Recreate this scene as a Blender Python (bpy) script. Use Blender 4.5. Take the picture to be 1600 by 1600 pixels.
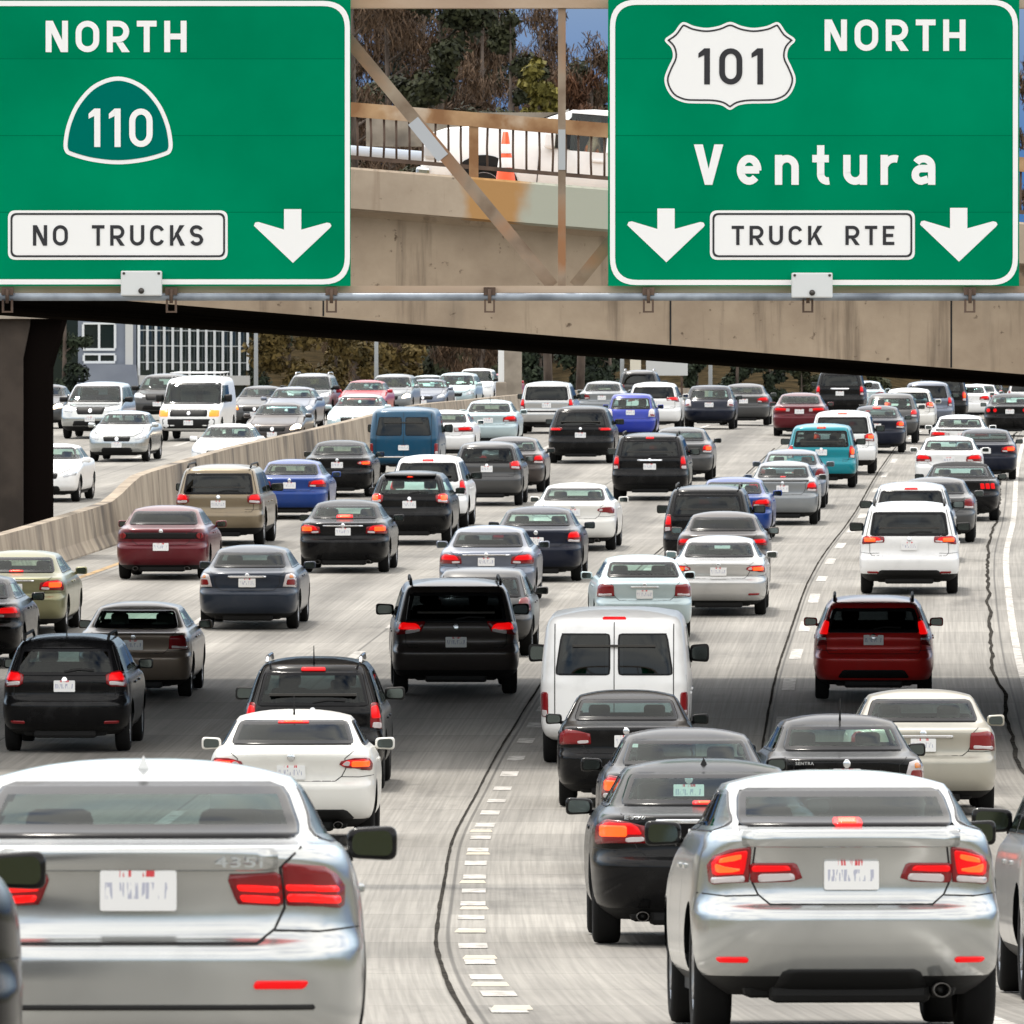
import bpy, bmesh, math, random
import numpy as np
from mathutils import Vector, Matrix

for o in list(bpy.data.objects):
    bpy.data.objects.remove(o, do_unlink=True)
SC = bpy.context.scene
COL = SC.collection
PI = math.pi

# ------------------------------------------------------------------ camera
F = 17000.0                    # focal length in pixels of the 1600 px photograph (255 mm on a 24 mm square)
K = F / 7000.0                 # the distances below were paced out in units of K metres
HORIZON = 625.0                # image row of the horizon
CAM_Z = 5.05                   # lens height over the lowest point of the road
cam_data = bpy.data.cameras.new('camera')
cam_data.sensor_fit = 'HORIZONTAL'
cam_data.sensor_width = 24.0
cam_data.lens = F / 1600 * 24.0
cam_data.clip_start = 0.5
cam_data.clip_end = 8000
cam_data.dof.use_dof = True
cam_data.dof.focus_distance = 130
cam_data.dof.aperture_fstop = 18
cam = bpy.data.objects.new('camera', cam_data)
COL.objects.link(cam)
cam.location = (0, 0, CAM_Z)
cam.rotation_euler = (PI / 2 - math.atan((800 - HORIZON) / F), 0, 0)
SC.camera = cam

# ------------------------------------------------------------------ sky, sun, exposure
SUN_EL, SUN_AZ = math.radians(63), math.radians(-24)      # azimuth measured from the view direction, to the right
world = bpy.data.worlds.new('World')
SC.world = world
world.use_nodes = True
wn, wl = world.node_tree.nodes, world.node_tree.links
wn.clear()
w_out = wn.new('ShaderNodeOutputWorld')
w_bg = wn.new('ShaderNodeBackground')
w_sky = wn.new('ShaderNodeTexSky')
w_sky.sky_type = 'NISHITA'
w_sky.sun_disc = False
w_sky.sun_elevation = SUN_EL
w_sky.sun_rotation = SUN_AZ
w_tc = wn.new('ShaderNodeTexCoord')
w_map = wn.new('ShaderNodeMapping')
w_map.inputs['Scale'].default_value = (2.2, 2.2, 5.0)
w_map.inputs['Location'].default_value = (0.35, 0.6, 0.1)
w_noise = wn.new('ShaderNodeTexNoise')
w_noise.inputs['Scale'].default_value = 1.6
w_noise.inputs['Detail'].default_value = 6
w_noise.inputs['Roughness'].default_value = 0.55
w_ramp = wn.new('ShaderNodeValToRGB')
w_ramp.color_ramp.elements[0].position = 0.30
w_ramp.color_ramp.elements[1].position = 0.52
w_mix = wn.new('ShaderNodeMixRGB')
w_mix.inputs['Color2'].default_value = (9.4, 9.1, 8.65, 1)   # sunlit thin cloud, in the sky texture's own units
wl.new(w_tc.outputs['Generated'], w_map.inputs['Vector'])
wl.new(w_map.outputs['Vector'], w_noise.inputs['Vector'])
wl.new(w_noise.outputs['Fac'], w_ramp.inputs['Fac'])

w_sep = wn.new('ShaderNodeSeparateXYZ')
wl.new(w_tc.outputs['Generated'], w_sep.inputs[0])
w_low = wn.new('ShaderNodeMapRange')
w_low.inputs['From Min'].default_value = 0.16
w_low.inputs['From Max'].default_value = 0.02
w_low.inputs['To Max'].default_value = 1.0
wl.new(w_sep.outputs['Z'], w_low.inputs['Value'])
w_blue = wn.new('ShaderNodeMixRGB')
w_blue.inputs['Color2'].default_value = (0.28, 0.80, 1.9, 1)         # clear blue between the clouds, low down
wl.new(w_low.outputs['Result'], w_blue.inputs['Fac'])
wl.new(w_sky.outputs['Color'], w_blue.inputs['Color1'])
wl.new(w_blue.outputs['Color'], w_mix.inputs['Color1'])
w_hi = wn.new('ShaderNodeMapRange')
w_hi.inputs['From Min'].default_value = 0.10
w_hi.inputs['From Max'].default_value = 0.30
wl.new(w_sep.outputs['Z'], w_hi.inputs['Value'])
w_mul = wn.new('ShaderNodeMath'); w_mul.operation = 'MULTIPLY'
wl.new(w_ramp.outputs['Color'], w_mul.inputs[0]); wl.new(w_hi.outputs['Result'], w_mul.inputs[1])
wl.new(w_mul.outputs[0], w_mix.inputs['Fac'])
wl.new(w_mix.outputs['Color'], w_bg.inputs['Color'])
w_bg.inputs['Strength'].default_value = 0.15
wl.new(w_bg.outputs['Background'], w_out.inputs['Surface'])

sun_d = bpy.data.lights.new('sun', 'SUN')
sun_d.energy = 1.9
sun_d.angle = math.radians(6)
sun_d.color = (1.0, 0.945, 0.86)
sun = bpy.data.objects.new('sun', sun_d)
COL.objects.link(sun)
sd = Vector((math.sin(SUN_AZ) * math.cos(SUN_EL), math.cos(SUN_AZ) * math.cos(SUN_EL), math.sin(SUN_EL)))
sun.rotation_euler = sd.to_track_quat('Z', 'Y').to_euler()

SC.view_settings.view_transform = 'Standard'
SC.view_settings.look = 'None'
SC.view_settings.exposure = 0.68
SC.view_settings.gamma = 1.0
SC.render.engine = 'CYCLES'
SC.cycles.max_bounces = 8
SC.cycles.transparent_max_bounces = 16
SC.cycles.use_denoising = True

# ------------------------------------------------------------------ road geometry (metres, Z = distance along the view)
def pchip(xs, ys, kx=1.0):
    x = np.array(xs, float) * kx; y = np.array(ys, float)
    h = np.diff(x); d = np.diff(y) / h
    m = np.zeros_like(y)
    for i in range(1, len(x) - 1):
        if d[i - 1] * d[i] > 0:
            w1, w2 = 2 * h[i] + h[i - 1], h[i] + 2 * h[i - 1]
            m[i] = (w1 + w2) / (w1 / d[i - 1] + w2 / d[i])
    m[0], m[-1] = d[0], d[-1]
    def f(t):
        t = min(max(t, x[0]), x[-1])
        i = min(int(np.searchsorted(x, t, 'right')) - 1, len(x) - 2)
        u = (t - x[i]) / h[i]
        return float((1 + 2 * u) * (1 - u) ** 2 * y[i] + u * (1 - u) ** 2 * h[i] * m[i]
                     + u * u * (3 - 2 * u) * y[i + 1] + u * u * (u - 1) * h[i] * m[i + 1])
    return f

drop = pchip([-60, 0, 10, 14, 18, 21, 24.7, 35.5, 47, 58, 64, 69, 80, 88, 92, 115, 127, 132, 152, 184, 230, 300, 400, 700],
             [1.5, 1.75, 2.2, 2.55, 2.93, 3.19, 3.54, 4.33, 4.86, 5.04, 4.84, 4.56, 4.1, 3.67, 3.55, 2.65, 2.1, 1.87, 1.0, .5, .15, 0.0, .4, 4.0], K)
axis = pchip([-60, 0, 18, 24, 38, 48, 58, 70, 81, 97, 109, 130, 150, 184, 230, 300, 400, 700],
             [3.0, 1.3, .2, -.05, -.54, -.58, -.33, .5, 1.5, 3.15, 4.65, 7.1, 9.6, 14.0, 20.0, 30.0, 46.0, 110.0], K)

def smooth(a, b, t):
    t = min(max((t - a) / (b - a), 0), 1)
    return t * t * (3 - 2 * t)

def ground(X, Z):
    d = drop(Z) + 0.03 * min(max(X - 8, 0), 14) * smooth(105 * K, 150 * K, Z)
    return CAM_Z - d

def px(x, Z):                  # sideways position of something seen at column x when it stands Z metres away
    return (x - 800) * Z / F

def up(y, Z):                  # world height of something seen at row y, Z metres away
    return CAM_Z + (HORIZON - y) * Z / F

# ------------------------------------------------------------------ helpers
def obj(name, mesh, parent=None):
    o = bpy.data.objects.new(name, mesh)
    COL.objects.link(o)
    if parent is not None:
        o.parent = parent
    return o

def tag(o, label, cat, group=None, kind=None):
    o['label'] = label
    if cat: o['category'] = cat
    if group: o['group'] = group
    if kind: o['kind'] = kind
    return o

def thing(name, label, cat, loc=(0, 0, 0), rot=(0, 0, 0), group=None):
    o = bpy.data.objects.new(name, None)
    o.empty_display_size = 0.3
    COL.objects.link(o)
    o.location = loc; o.rotation_euler = rot
    return tag(o, label, cat, group)

def mesh_from(name, V, Fc, mats=(), mi=None, smooth_=False, uv=None):
    me = bpy.data.meshes.new(name)
    me.from_pydata([tuple(map(float, v)) for v in V], [], [tuple(f) for f in Fc])
    for m in mats: me.materials.append(m)
    if mi is not None: me.polygons.foreach_set('material_index', mi)
    if smooth_: me.polygons.foreach_set('use_smooth', [True] * len(me.polygons))
    if uv is not None:
        l = me.uv_layers.new(name='uv')
        for p in me.polygons:
            for li in p.loop_indices:
                l.data[li].uv = uv[me.loops[li].vertex_index]
    me.update()
    return me

class MB:
    """collects boxes, tubes and sheets into one mesh"""
    def __init__(s): s.V = []; s.F = []; s.S = []
    def add(s, V, Fc, sm=False):
        k = len(s.V); s.V += [tuple(v) for v in V]
        for f in Fc: s.F.append(tuple(i + k for i in f)); s.S.append(sm)
    def box(s, x0, x1, y0, y1, z0, z1):
        s.add([(x0, y0, z0), (x1, y0, z0), (x1, y1, z0), (x0, y1, z0), (x0, y0, z1), (x1, y0, z1), (x1, y1, z1), (x0, y1, z1)],
              [(0, 3, 2, 1), (4, 5, 6, 7), (0, 1, 5, 4), (1, 2, 6, 5), (2, 3, 7, 6), (3, 0, 4, 7)])
    def bbox(s, x0, x1, y0, y1, z0, z1, b):
        """box with chamfered edges"""
        bm = bmesh.new(); bmesh.ops.create_cube(bm, size=1)
        bmesh.ops.scale(bm, vec=(x1 - x0, y1 - y0, z1 - z0), verts=bm.verts)
        bmesh.ops.translate(bm, vec=((x0 + x1) / 2, (y0 + y1) / 2, (z0 + z1) / 2), verts=bm.verts)
        bmesh.ops.bevel(bm, geom=bm.edges[:], offset=b, segments=2, affect='EDGES', profile=.5)
        bm.verts.index_update()
        s.add([v.co[:] for v in bm.verts], [[v.index for v in f.verts] for f in bm.faces], False); bm.free()
    def beam(s, p, q, w, h, upv=(0, 0, 1)):
        p, q = Vector(p), Vector(q); d = (q - p).normalized(); u = Vector(upv)
        if abs(d.dot(u)) > .95: u = Vector((0, 1, 0))
        r = d.cross(u).normalized() * w / 2; t = r.cross(d).normalized() * h / 2
        V = [c + a * r + b * t for c in (p, q) for a, b in ((-1, -1), (1, -1), (1, 1), (-1, 1))]
        s.add(V, [(0, 3, 2, 1), (4, 5, 6, 7), (0, 1, 5, 4), (1, 2, 6, 5), (2, 3, 7, 6), (3, 0, 4, 7)])
    def tube(s, pts, rad, n=8, caps=True):
        pts = [Vector(p) for p in pts]
        rad = rad if isinstance(rad, (list, tuple)) else [rad] * len(pts)
        V = []; Fc = []
        for i, p in enumerate(pts):
            d = (pts[min(i + 1, len(pts) - 1)] - pts[max(i - 1, 0)]).normalized()
            u = Vector((0, 0, 1)) if abs(d.z) < .9 else Vector((0, 1, 0))
            a = d.cross(u).normalized(); b = d.cross(a).normalized()
            for k in range(n):
                t = 2 * PI * k / n
                V.append(p + (a * math.cos(t) + b * math.sin(t)) * rad[i])
        for i in range(len(pts) - 1):
            for k in range(n):
                Fc.append((i * n + k, i * n + (k + 1) % n, (i + 1) * n + (k + 1) % n, (i + 1) * n + k))
        if caps:
            Fc.append(tuple(range(n))[::-1]); Fc.append(tuple(range((len(pts) - 1) * n, len(pts) * n)))
        s.add(V, Fc, True)
    def lathe_x(s, prof, n=28, c=(0, 0, 0)):
        """profile [(x, r)] turned round the x axis"""
        V = []; Fc = []; m = len(prof)
        for k in range(n):
            t = 2 * PI * k / n
            for x, r in prof: V.append((c[0] + x, c[1] + r * math.cos(t), c[2] + r * math.sin(t)))
        for k in range(n):
            for i in range(m - 1):
                Fc.append((k * m + i, k * m + i + 1, ((k + 1) % n) * m + i + 1, ((k + 1) % n) * m + i))
        s.add(V, Fc, True)
    def prism(s, poly, y0, y1):
        """polygon in x,z pushed from y0 to y1"""
        n = len(poly)
        V = [(x, y0, z) for x, z in poly] + [(x, y1, z) for x, z in poly]
        s.add(V, [tuple(range(n)), tuple(range(2 * n - 1, n - 1, -1))] + [((i + 1) % n, i, i + n, (i + 1) % n + n) for i in range(n)])
    def mesh(s, name, m):
        me = bpy.data.meshes.new(name)
        me.from_pydata(s.V, [], s.F)
        for q in (m if isinstance(m, (list, tuple)) else [m]): me.materials.append(q)
        me.polygons.foreach_set('use_smooth', s.S)
        me.update()
        return me
    def build(s, name, m, parent=None): return obj(name, s.mesh(name, m), parent)

def fillet(poly, r, n=4):
    out = []; N = len(poly)
    for i in range(N):
        p, a, b = Vector(poly[i]), Vector(poly[i - 1]), Vector(poly[(i + 1) % N])
        da, db = a - p, b - p
        la, lb = da.length, db.length
        if la < 1e-6 or lb < 1e-6: out.append(tuple(p)); continue
        t = min(r, la * .45, lb * .45)
        p0, p1 = p + da / la * t, p + db / lb * t
        for k in range(n + 1):
            u = k / n
            out.append(tuple((1 - u) ** 2 * p0 + 2 * u * (1 - u) * p + u * u * p1))
    return out

def text_mesh(body, height, depth=.0, bold=0.0, space=1.0, mat=None, width=None, name='lettering'):
    c = bpy.data.curves.new('t', 'FONT'); c.body = body; c.align_x = 'CENTER'; c.offset = bold; c.space_character = space; c.extrude = depth
    c.resolution_u = 6
    o = bpy.data.objects.new('t', c); COL.objects.link(o)
    bpy.context.view_layer.update()
    dg = bpy.context.evaluated_depsgraph_get()
    me = bpy.data.meshes.new_from_object(o.evaluated_get(dg))
    bpy.data.objects.remove(o); bpy.data.curves.remove(c)
    me.name = name
    co = np.array([v.co[:] for v in me.vertices])
    lo, hi = co.min(0), co.max(0)
    sy = height / (hi[1] - lo[1]); sx = sy if width is None else width / (hi[0] - lo[0])
    for v in me.vertices:                       # upright in the x,z plane, facing -y, base on z = 0
        x, y, z = v.co
        v.co = ((x - (lo[0] + hi[0]) / 2) * sx, -z, (y - lo[1]) * sy)
    me.materials.clear(); me.materials.append(mat)
    return me

# ------------------------------------------------------------------ road-sign lettering drawn as plain strokes
def arc_pts(cx, cy, rx, ry, a0, a1, n=10):
    return [(cx + rx * math.cos(math.radians(a0 + (a1 - a0) * k / n)), cy + ry * math.sin(math.radians(a0 + (a1 - a0) * k / n))) for k in range(n + 1)]

def glyph(ch, t):
    """(advance width, list of strokes); a stroke is ('p', polygon) or ('l', centre line, closed)"""
    h = t / 2
    def L(*p, closed=False): return ('l', list(p), closed)
    def Pg(*p): return ('p', list(p))
    def vert(x, y0=0, y1=1): return Pg((x, y0), (x + t, y0), (x + t, y1), (x, y1))
    def bar(x0, x1, y): return Pg((x0, y), (x1, y), (x1, y + t), (x0, y + t))
    k = t * 1.22
    if ch == 'N': w = .70; return w, [vert(0), vert(w - t), Pg((0, 1), (k, 1), (w, 0), (w - k, 0))]
    if ch == 'H': w = .70; return w, [vert(0), vert(w - t), bar(t, w - t, .5 - h)]
    if ch == 'T': w = .62; return w, [bar(0, w, 1 - t), vert(w / 2 - h, 0, 1 - t)]
    if ch == 'E': w = .58; return w, [vert(0), bar(t, w, 1 - t), bar(t, w * .9, .5 - h), bar(t, w, 0)]
    if ch == 'V': w = .74; return w, [Pg((0, 1), (k, 1), (w / 2 + k * .42, 0), (w / 2 - k * .42, 0)), Pg((w, 1), (w / 2 + k * .42, 0), (w / 2 - k * .42, 0), (w - k, 1))]
    if ch == 'K': w = .70; return w, [vert(0), Pg((t, .36), (w - k * 1.15, 1), (w + .02, 1), (t, .20)), Pg((w * .34, .58), (w * .50, .74), (w + .04, 0), (w - k * .95, 0))]
    if ch in 'O': w = .74; r = w / 2 - h; return w, [L(*(arc_pts(w / 2, 1 - h - r, r, r, 0, 180, 12) + arc_pts(w / 2, h + r, r, r, 180, 360, 12)), closed=True)]
    if ch == '0': w = .60; r = w / 2 - h; return w, [L(*(arc_pts(w / 2, 1 - h - r * 1.15, r, r * 1.15, 0, 180, 12) + arc_pts(w / 2, h + r * 1.15, r, r * 1.15, 180, 360, 12)), closed=True)]
    if ch == '1': w = .30; return w, [vert(w - t), Pg((w - t, 1), (w - t, 1 - t * 1.25), (0, .78 - t * .3), (0, .78 + t * .55))]
    if ch == 'U': w = .70; r = w / 2 - h; return w, [L(*([(h, 1), (h, h + r)] + arc_pts(w / 2, h + r, r, r, 180, 360, 12) + [(w - h, 1)]))]
    if ch == 'C': w = .70; r = w / 2 - h; return w, [L(*(arc_pts(w / 2, 1 - h - r, r, r, 18, 180, 12) + arc_pts(w / 2, h + r, r, r, 180, 342, 12)))]
    if ch == 'R': w = .70; r = .25; return w, [vert(0), L(*([(t, 1 - h), (w - h - r, 1 - h)] + arc_pts(w - h - r, 1 - h - r, r, r, 90, -90, 12)[1:-1] + [(w - h - r, 1 - h - 2 * r), (t, 1 - h - 2 * r)])), Pg((w * .40, 1 - 2 * r - t), (w * .40 + k, 1 - 2 * r - t), (w + .02, 0), (w - k * 1.02, 0))]
    if ch == 'S':
        w = .66; r = w / 2 - h; ry = (1 - t) / 4
        return w, [L(*(arc_pts(w / 2, 1 - h - ry, r, ry, 20, 180, 10) + arc_pts(w / 2, 1 - h - ry, r * .96, ry, 200, 270, 5)[:-1] + arc_pts(w / 2, h + ry, r * .96, ry, 90, 0, 6)[:-1] + arc_pts(w / 2, h + ry, r, ry, 0, -160, 10)))]
    x = .74                                      # height of the small letters
    if ch == 'e': w = .62; r = w / 2 - h; ry = x / 2 - h; return w, [bar(t * .8, w - t * .3, x / 2 - h), L(*arc_pts(w / 2, x / 2, r, ry, -4, 318, 22))]
    if ch == 'n': w = .60; r = w / 2 - h; return w, [vert(0, 0, x), L(*(arc_pts(w / 2, x - h - r, r, r, 165, 0, 12) + [(w - h, 0)]))]
    if ch == 'u': w = .60; r = w / 2 - h; return w, [vert(w - t, 0, x), L(*([(h, x), (h, h + r)] + arc_pts(w / 2, h + r, r, r, 180, 345, 12)))]
    if ch == 'r': w = .44; r = .26; return w, [vert(0, 0, x), L(*arc_pts(h + r, x - h - r, r, r, 160, 72, 8))]
    if ch == 't': w = .44; r = .17; return w, [L(*([(.12 + h, .98), (.12 + h, h + r)] + arc_pts(.12 + h + r, h + r, r, r, 180, 285, 8))), bar(0, w * .95, x - t)]
    if ch == 'a':
        w = .60; r = w / 2 - h; rb = .155
        return w, [L(*([(w - h, 0), (w - h, x - h - .20)] + arc_pts(w / 2, x - h - .20, r, .20, 0, 150, 12)[1:])), L(*([(w - t, h + 2 * rb), (h + rb, h + 2 * rb)] + arc_pts(h + rb, h + rb, rb, rb, 90, 270, 10)[1:-1] + [(h + rb, h), (w - t, h + .05)]))]
    return .62, []

def sign_text(name, body, width, height, t, gap, mat, parent=None):
    V = []; Fc = []; x = 0.0; lay = 0
    hgt = height
    parts = []
    for ch in body:
        w, st = glyph(ch, t)
        for s in st: parts.append((x, s))
        x += w + gap
    total = x - gap; sx = width / total
    for q, (x0, s) in enumerate(parts):
        d = -.0012 * (q % 3)
        if s[0] == 'p':
            p = s[1]; A = sum(p[i - 1][0] * p[i][1] - p[i][0] * p[i - 1][1] for i in range(len(p)))
            p = p if A > 0 else p[::-1]
            k = len(V); V += [((x0 + a - total / 2) * sx, d, b * hgt) for a, b in p]; Fc.append(tuple(range(k, k + len(p))))
        else:
            c = s[1]; n = len(c); k = len(V); closed = s[2]
            if closed and math.hypot(c[0][0] - c[-1][0], c[0][1] - c[-1][1]) < 1e-6: c = c[:-1]; n -= 1
            for i in range(n):
                a = Vector(c[i - 1]) if (closed or i) else Vector(c[0]); b = Vector(c[(i + 1) % n]) if (closed or i < n - 1) else Vector(c[-1]); m_ = Vector(c[i])
                d1 = (m_ - a); d2 = (b - m_)
                d1 = d1.normalized() if d1.length > 1e-9 else d2.normalized(); d2 = d2.normalized() if d2.length > 1e-9 else d1
                tt = (d1 + d2); tt = tt.normalized() if tt.length > 1e-6 else d1
                nn = Vector((-tt.y, tt.x)); cs = max(nn.dot(Vector((-d1.y, d1.x))), .55)
                for sg in (1, -1):
                    v = m_ + nn * sg * t / 2 / cs; V.append(((x0 + v.x - total / 2) * sx, d, v.y * hgt))
            for i in range(n if closed else n - 1):
                j = (i + 1) % n; Fc.append((k + 2 * i + 1, k + 2 * j + 1, k + 2 * j, k + 2 * i))
    return obj(name, mesh_from(name, V, Fc, [mat]), parent)

# ------------------------------------------------------------------ materials
def new_mat(name):
    m = bpy.data.materials.new(name); m.use_nodes = True
    nt = m.node_tree
    return m, nt.nodes, nt.links, nt.nodes['Principled BSDF']

def setp(b, **k):
    names = dict(color='Base Color', rough='Roughness', metal='Metallic', spec='Specular IOR Level', coat='Coat Weight', coatr='Coat Roughness',
                 emc='Emission Color', em='Emission Strength', trans='Transmission Weight', sheen='Sheen Weight')
    for q, v in k.items():
        if q in ('color', 'emc'): v = (*v, 1)
        b.inputs[names[q]].default_value = v

def flat(name, color, rough=.5, **k):
    m, n, l, b = new_mat(name); setp(b, color=color, rough=rough, **k); return m

def noisy(name, c1, c2, scale=4, rough=.8, detail=6, bump=0.0, stretch=(1, 1, 1), lo=.35, hi=.65, coord='Object', c3=None, scale3=.6, **k):
    m, n, l, b = new_mat(name); setp(b, rough=rough, **k)
    tc = n.new('ShaderNodeTexCoord'); mp = n.new('ShaderNodeMapping'); mp.inputs['Scale'].default_value = stretch
    no = n.new('ShaderNodeTexNoise'); no.inputs['Scale'].default_value = scale; no.inputs['Detail'].default_value = detail
    ra = n.new('ShaderNodeValToRGB')
    ra.color_ramp.elements[0].position = lo; ra.color_ramp.elements[0].color = (*c1, 1)
    ra.color_ramp.elements[1].position = hi; ra.color_ramp.elements[1].color = (*c2, 1)
    l.new(tc.outputs[coord], mp.inputs['Vector']); l.new(mp.outputs['Vector'], no.inputs['Vector'])
    l.new(no.outputs['Fac'], ra.inputs['Fac'])
    out = ra.outputs['Color']
    if c3 is not None:
        n3 = n.new('ShaderNodeTexNoise'); n3.inputs['Scale'].default_value = scale3; n3.inputs['Detail'].default_value = 5
        r3 = n.new('ShaderNodeValToRGB'); r3.color_ramp.elements[0].position = .52; r3.color_ramp.elements[1].position = .68
        mx = n.new('ShaderNodeMixRGB'); mx.inputs['Color2'].default_value = (*c3, 1)
        l.new(mp.outputs['Vector'], n3.inputs['Vector']); l.new(n3.outputs['Fac'], r3.inputs['Fac'])
        l.new(r3.outputs['Color'], mx.inputs['Fac']); l.new(out, mx.inputs['Color1']); out = mx.outputs['Color']
    l.new(out, b.inputs['Base Color'])
    if bump:
        bp = n.new('ShaderNodeBump'); bp.inputs['Strength'].default_value = bump; bp.inputs['Distance'].default_value = .02
        l.new(no.outputs['Fac'], bp.inputs['Height']); l.new(bp.outputs['Normal'], b.inputs['Normal'])
    return m

def paint(name, c, metal=0.0, rough=.35, coat=.45, spec=.2):
    """car paint: base coat with fine dirt on the lower panels, under a clear coat"""
    m, n, l, b = new_mat(name); setp(b, rough=rough, metal=metal, coat=coat, coatr=.06, spec=spec)
    tc = n.new('ShaderNodeTexCoord'); no = n.new('ShaderNodeTexNoise'); no.inputs['Scale'].default_value = 3.5; no.inputs['Detail'].default_value = 7
    ra = n.new('ShaderNodeValToRGB'); ra.color_ramp.elements[0].position = .50; ra.color_ramp.elements[1].position = .85
    mx = n.new('ShaderNodeMixRGB'); mx.inputs['Color1'].default_value = (*c, 1)
    d = [q * .80 + .018 for q in c]; mx.inputs['Color2'].default_value = (*d, 1)
    l.new(tc.outputs['Object'], no.inputs['Vector']); l.new(no.outputs['Fac'], ra.inputs['Fac'])
    l.new(ra.outputs['Color'], mx.inputs['Fac']); l.new(mx.outputs['Color'], b.inputs['Base Color'])
    cr = n.new('ShaderNodeMapRange'); cr.inputs['To Min'].default_value = .03; cr.inputs['To Max'].default_value = .16
    l.new(no.outputs['Fac'], cr.inputs['Value']); l.new(cr.outputs['Result'], b.inputs['Coat Roughness'])
    return m

def glass(name, tint, refl=.04):
    m, n, l, b = new_mat(name); n.remove(b)
    tr = n.new('ShaderNodeBsdfTransparent'); tr.inputs['Color'].default_value = (*tint, 1)
    gl = n.new('ShaderNodeBsdfGlossy'); gl.inputs['Roughness'].default_value = .03; gl.inputs['Color'].default_value = (.95, 1, 1, 1)
    lw = n.new('ShaderNodeLayerWeight'); lw.inputs['Blend'].default_value = .5
    pw = n.new('ShaderNodeMath'); pw.operation = 'POWER'; pw.inputs[1].default_value = 5.0; l.new(lw.outputs['Facing'], pw.inputs[0])
    ad = n.new('ShaderNodeMath'); ad.operation = 'MULTIPLY_ADD'; ad.inputs[1].default_value = .42; ad.inputs[2].default_value = refl; ad.use_clamp = True
    l.new(pw.outputs[0], ad.inputs[0])
    mx = n.new('ShaderNodeMixShader')
    l.new(ad.outputs['Value'], mx.inputs['Fac'])
    l.new(tr.outputs['BSDF'], mx.inputs[1]); l.new(gl.outputs['BSDF'], mx.inputs[2])
    l.new(mx.outputs['Shader'], n['Material Output'].inputs['Surface'])
    return m

M = {}
M['trim'] = flat('black_plastic_trim', (.008, .008, .008), .6, spec=.25)
M['lining'] = flat('dark_cabin_lining', (.022, .021, .021), .85)
M['tan_lining'] = flat('grey_cabin_cloth', (.05, .047, .043), .9)
M['rubber'] = flat('tyre_rubber', (.008, .008, .008), .85, spec=.2)
M['alloy'] = flat('alloy_wheel', (.42, .42, .43), .32, metal=.8)
M['steel_rim'] = flat('dark_wheel', (.10, .10, .105), .4, metal=.6)
M['chrome'] = flat('chrome', (.75, .75, .76), .12, metal=1.0)
M['frit'] = flat('black_window_border', (.008, .008, .009), .2, spec=.15)
M['seam'] = flat('panel_gap', (.006, .006, .006), .8)
M['clear'] = glass('clear_window_glass', (.74, .92, .86), .035)
M['tint'] = glass('tinted_window_glass', (.20, .25, .26), .025)
M['dark'] = glass('dark_privacy_glass', (.06, .065, .07), .03)
M['mirror'] = flat('mirror_glass', (.12, .145, .145), .08, metal=1.0)
M['red'] = flat('red_lamp_lens', (.20, .003, .006), .25, coat=.2)
M['redlit'] = flat('lit_red_lamp', (.30, .003, .006), .3, coat=.1, spec=.2, emc=(1, .004, .004), em=.42)
M['core'] = flat('lit_brake_lamp_core', (.6, .03, .01), .2, emc=(1, .085, .008), em=1.25)
M['amber'] = flat('lit_amber_lamp', (.8, .16, .01), .3, emc=(1, .20, .008), em=.9)
M['amberlens'] = flat('amber_lens', (.7, .22, .02), .2, coat=1)
M['white_lens'] = flat('clear_lamp_lens', (.55, .50, .50), .12, coat=1)
M['headlit'] = flat('lit_headlamp', (.8, .8, .8), .2, emc=(1, .80, .55), em=3.0)
M['headlens'] = flat('headlamp_lens', (.50, .52, .54), .1, coat=1)
M['badge'] = flat('bright_badge', (.75, .76, .78), .2, metal=.9)
M['darkmetal'] = flat('dark_pipe', (.08, .075, .07), .4, metal=.8)

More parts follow.
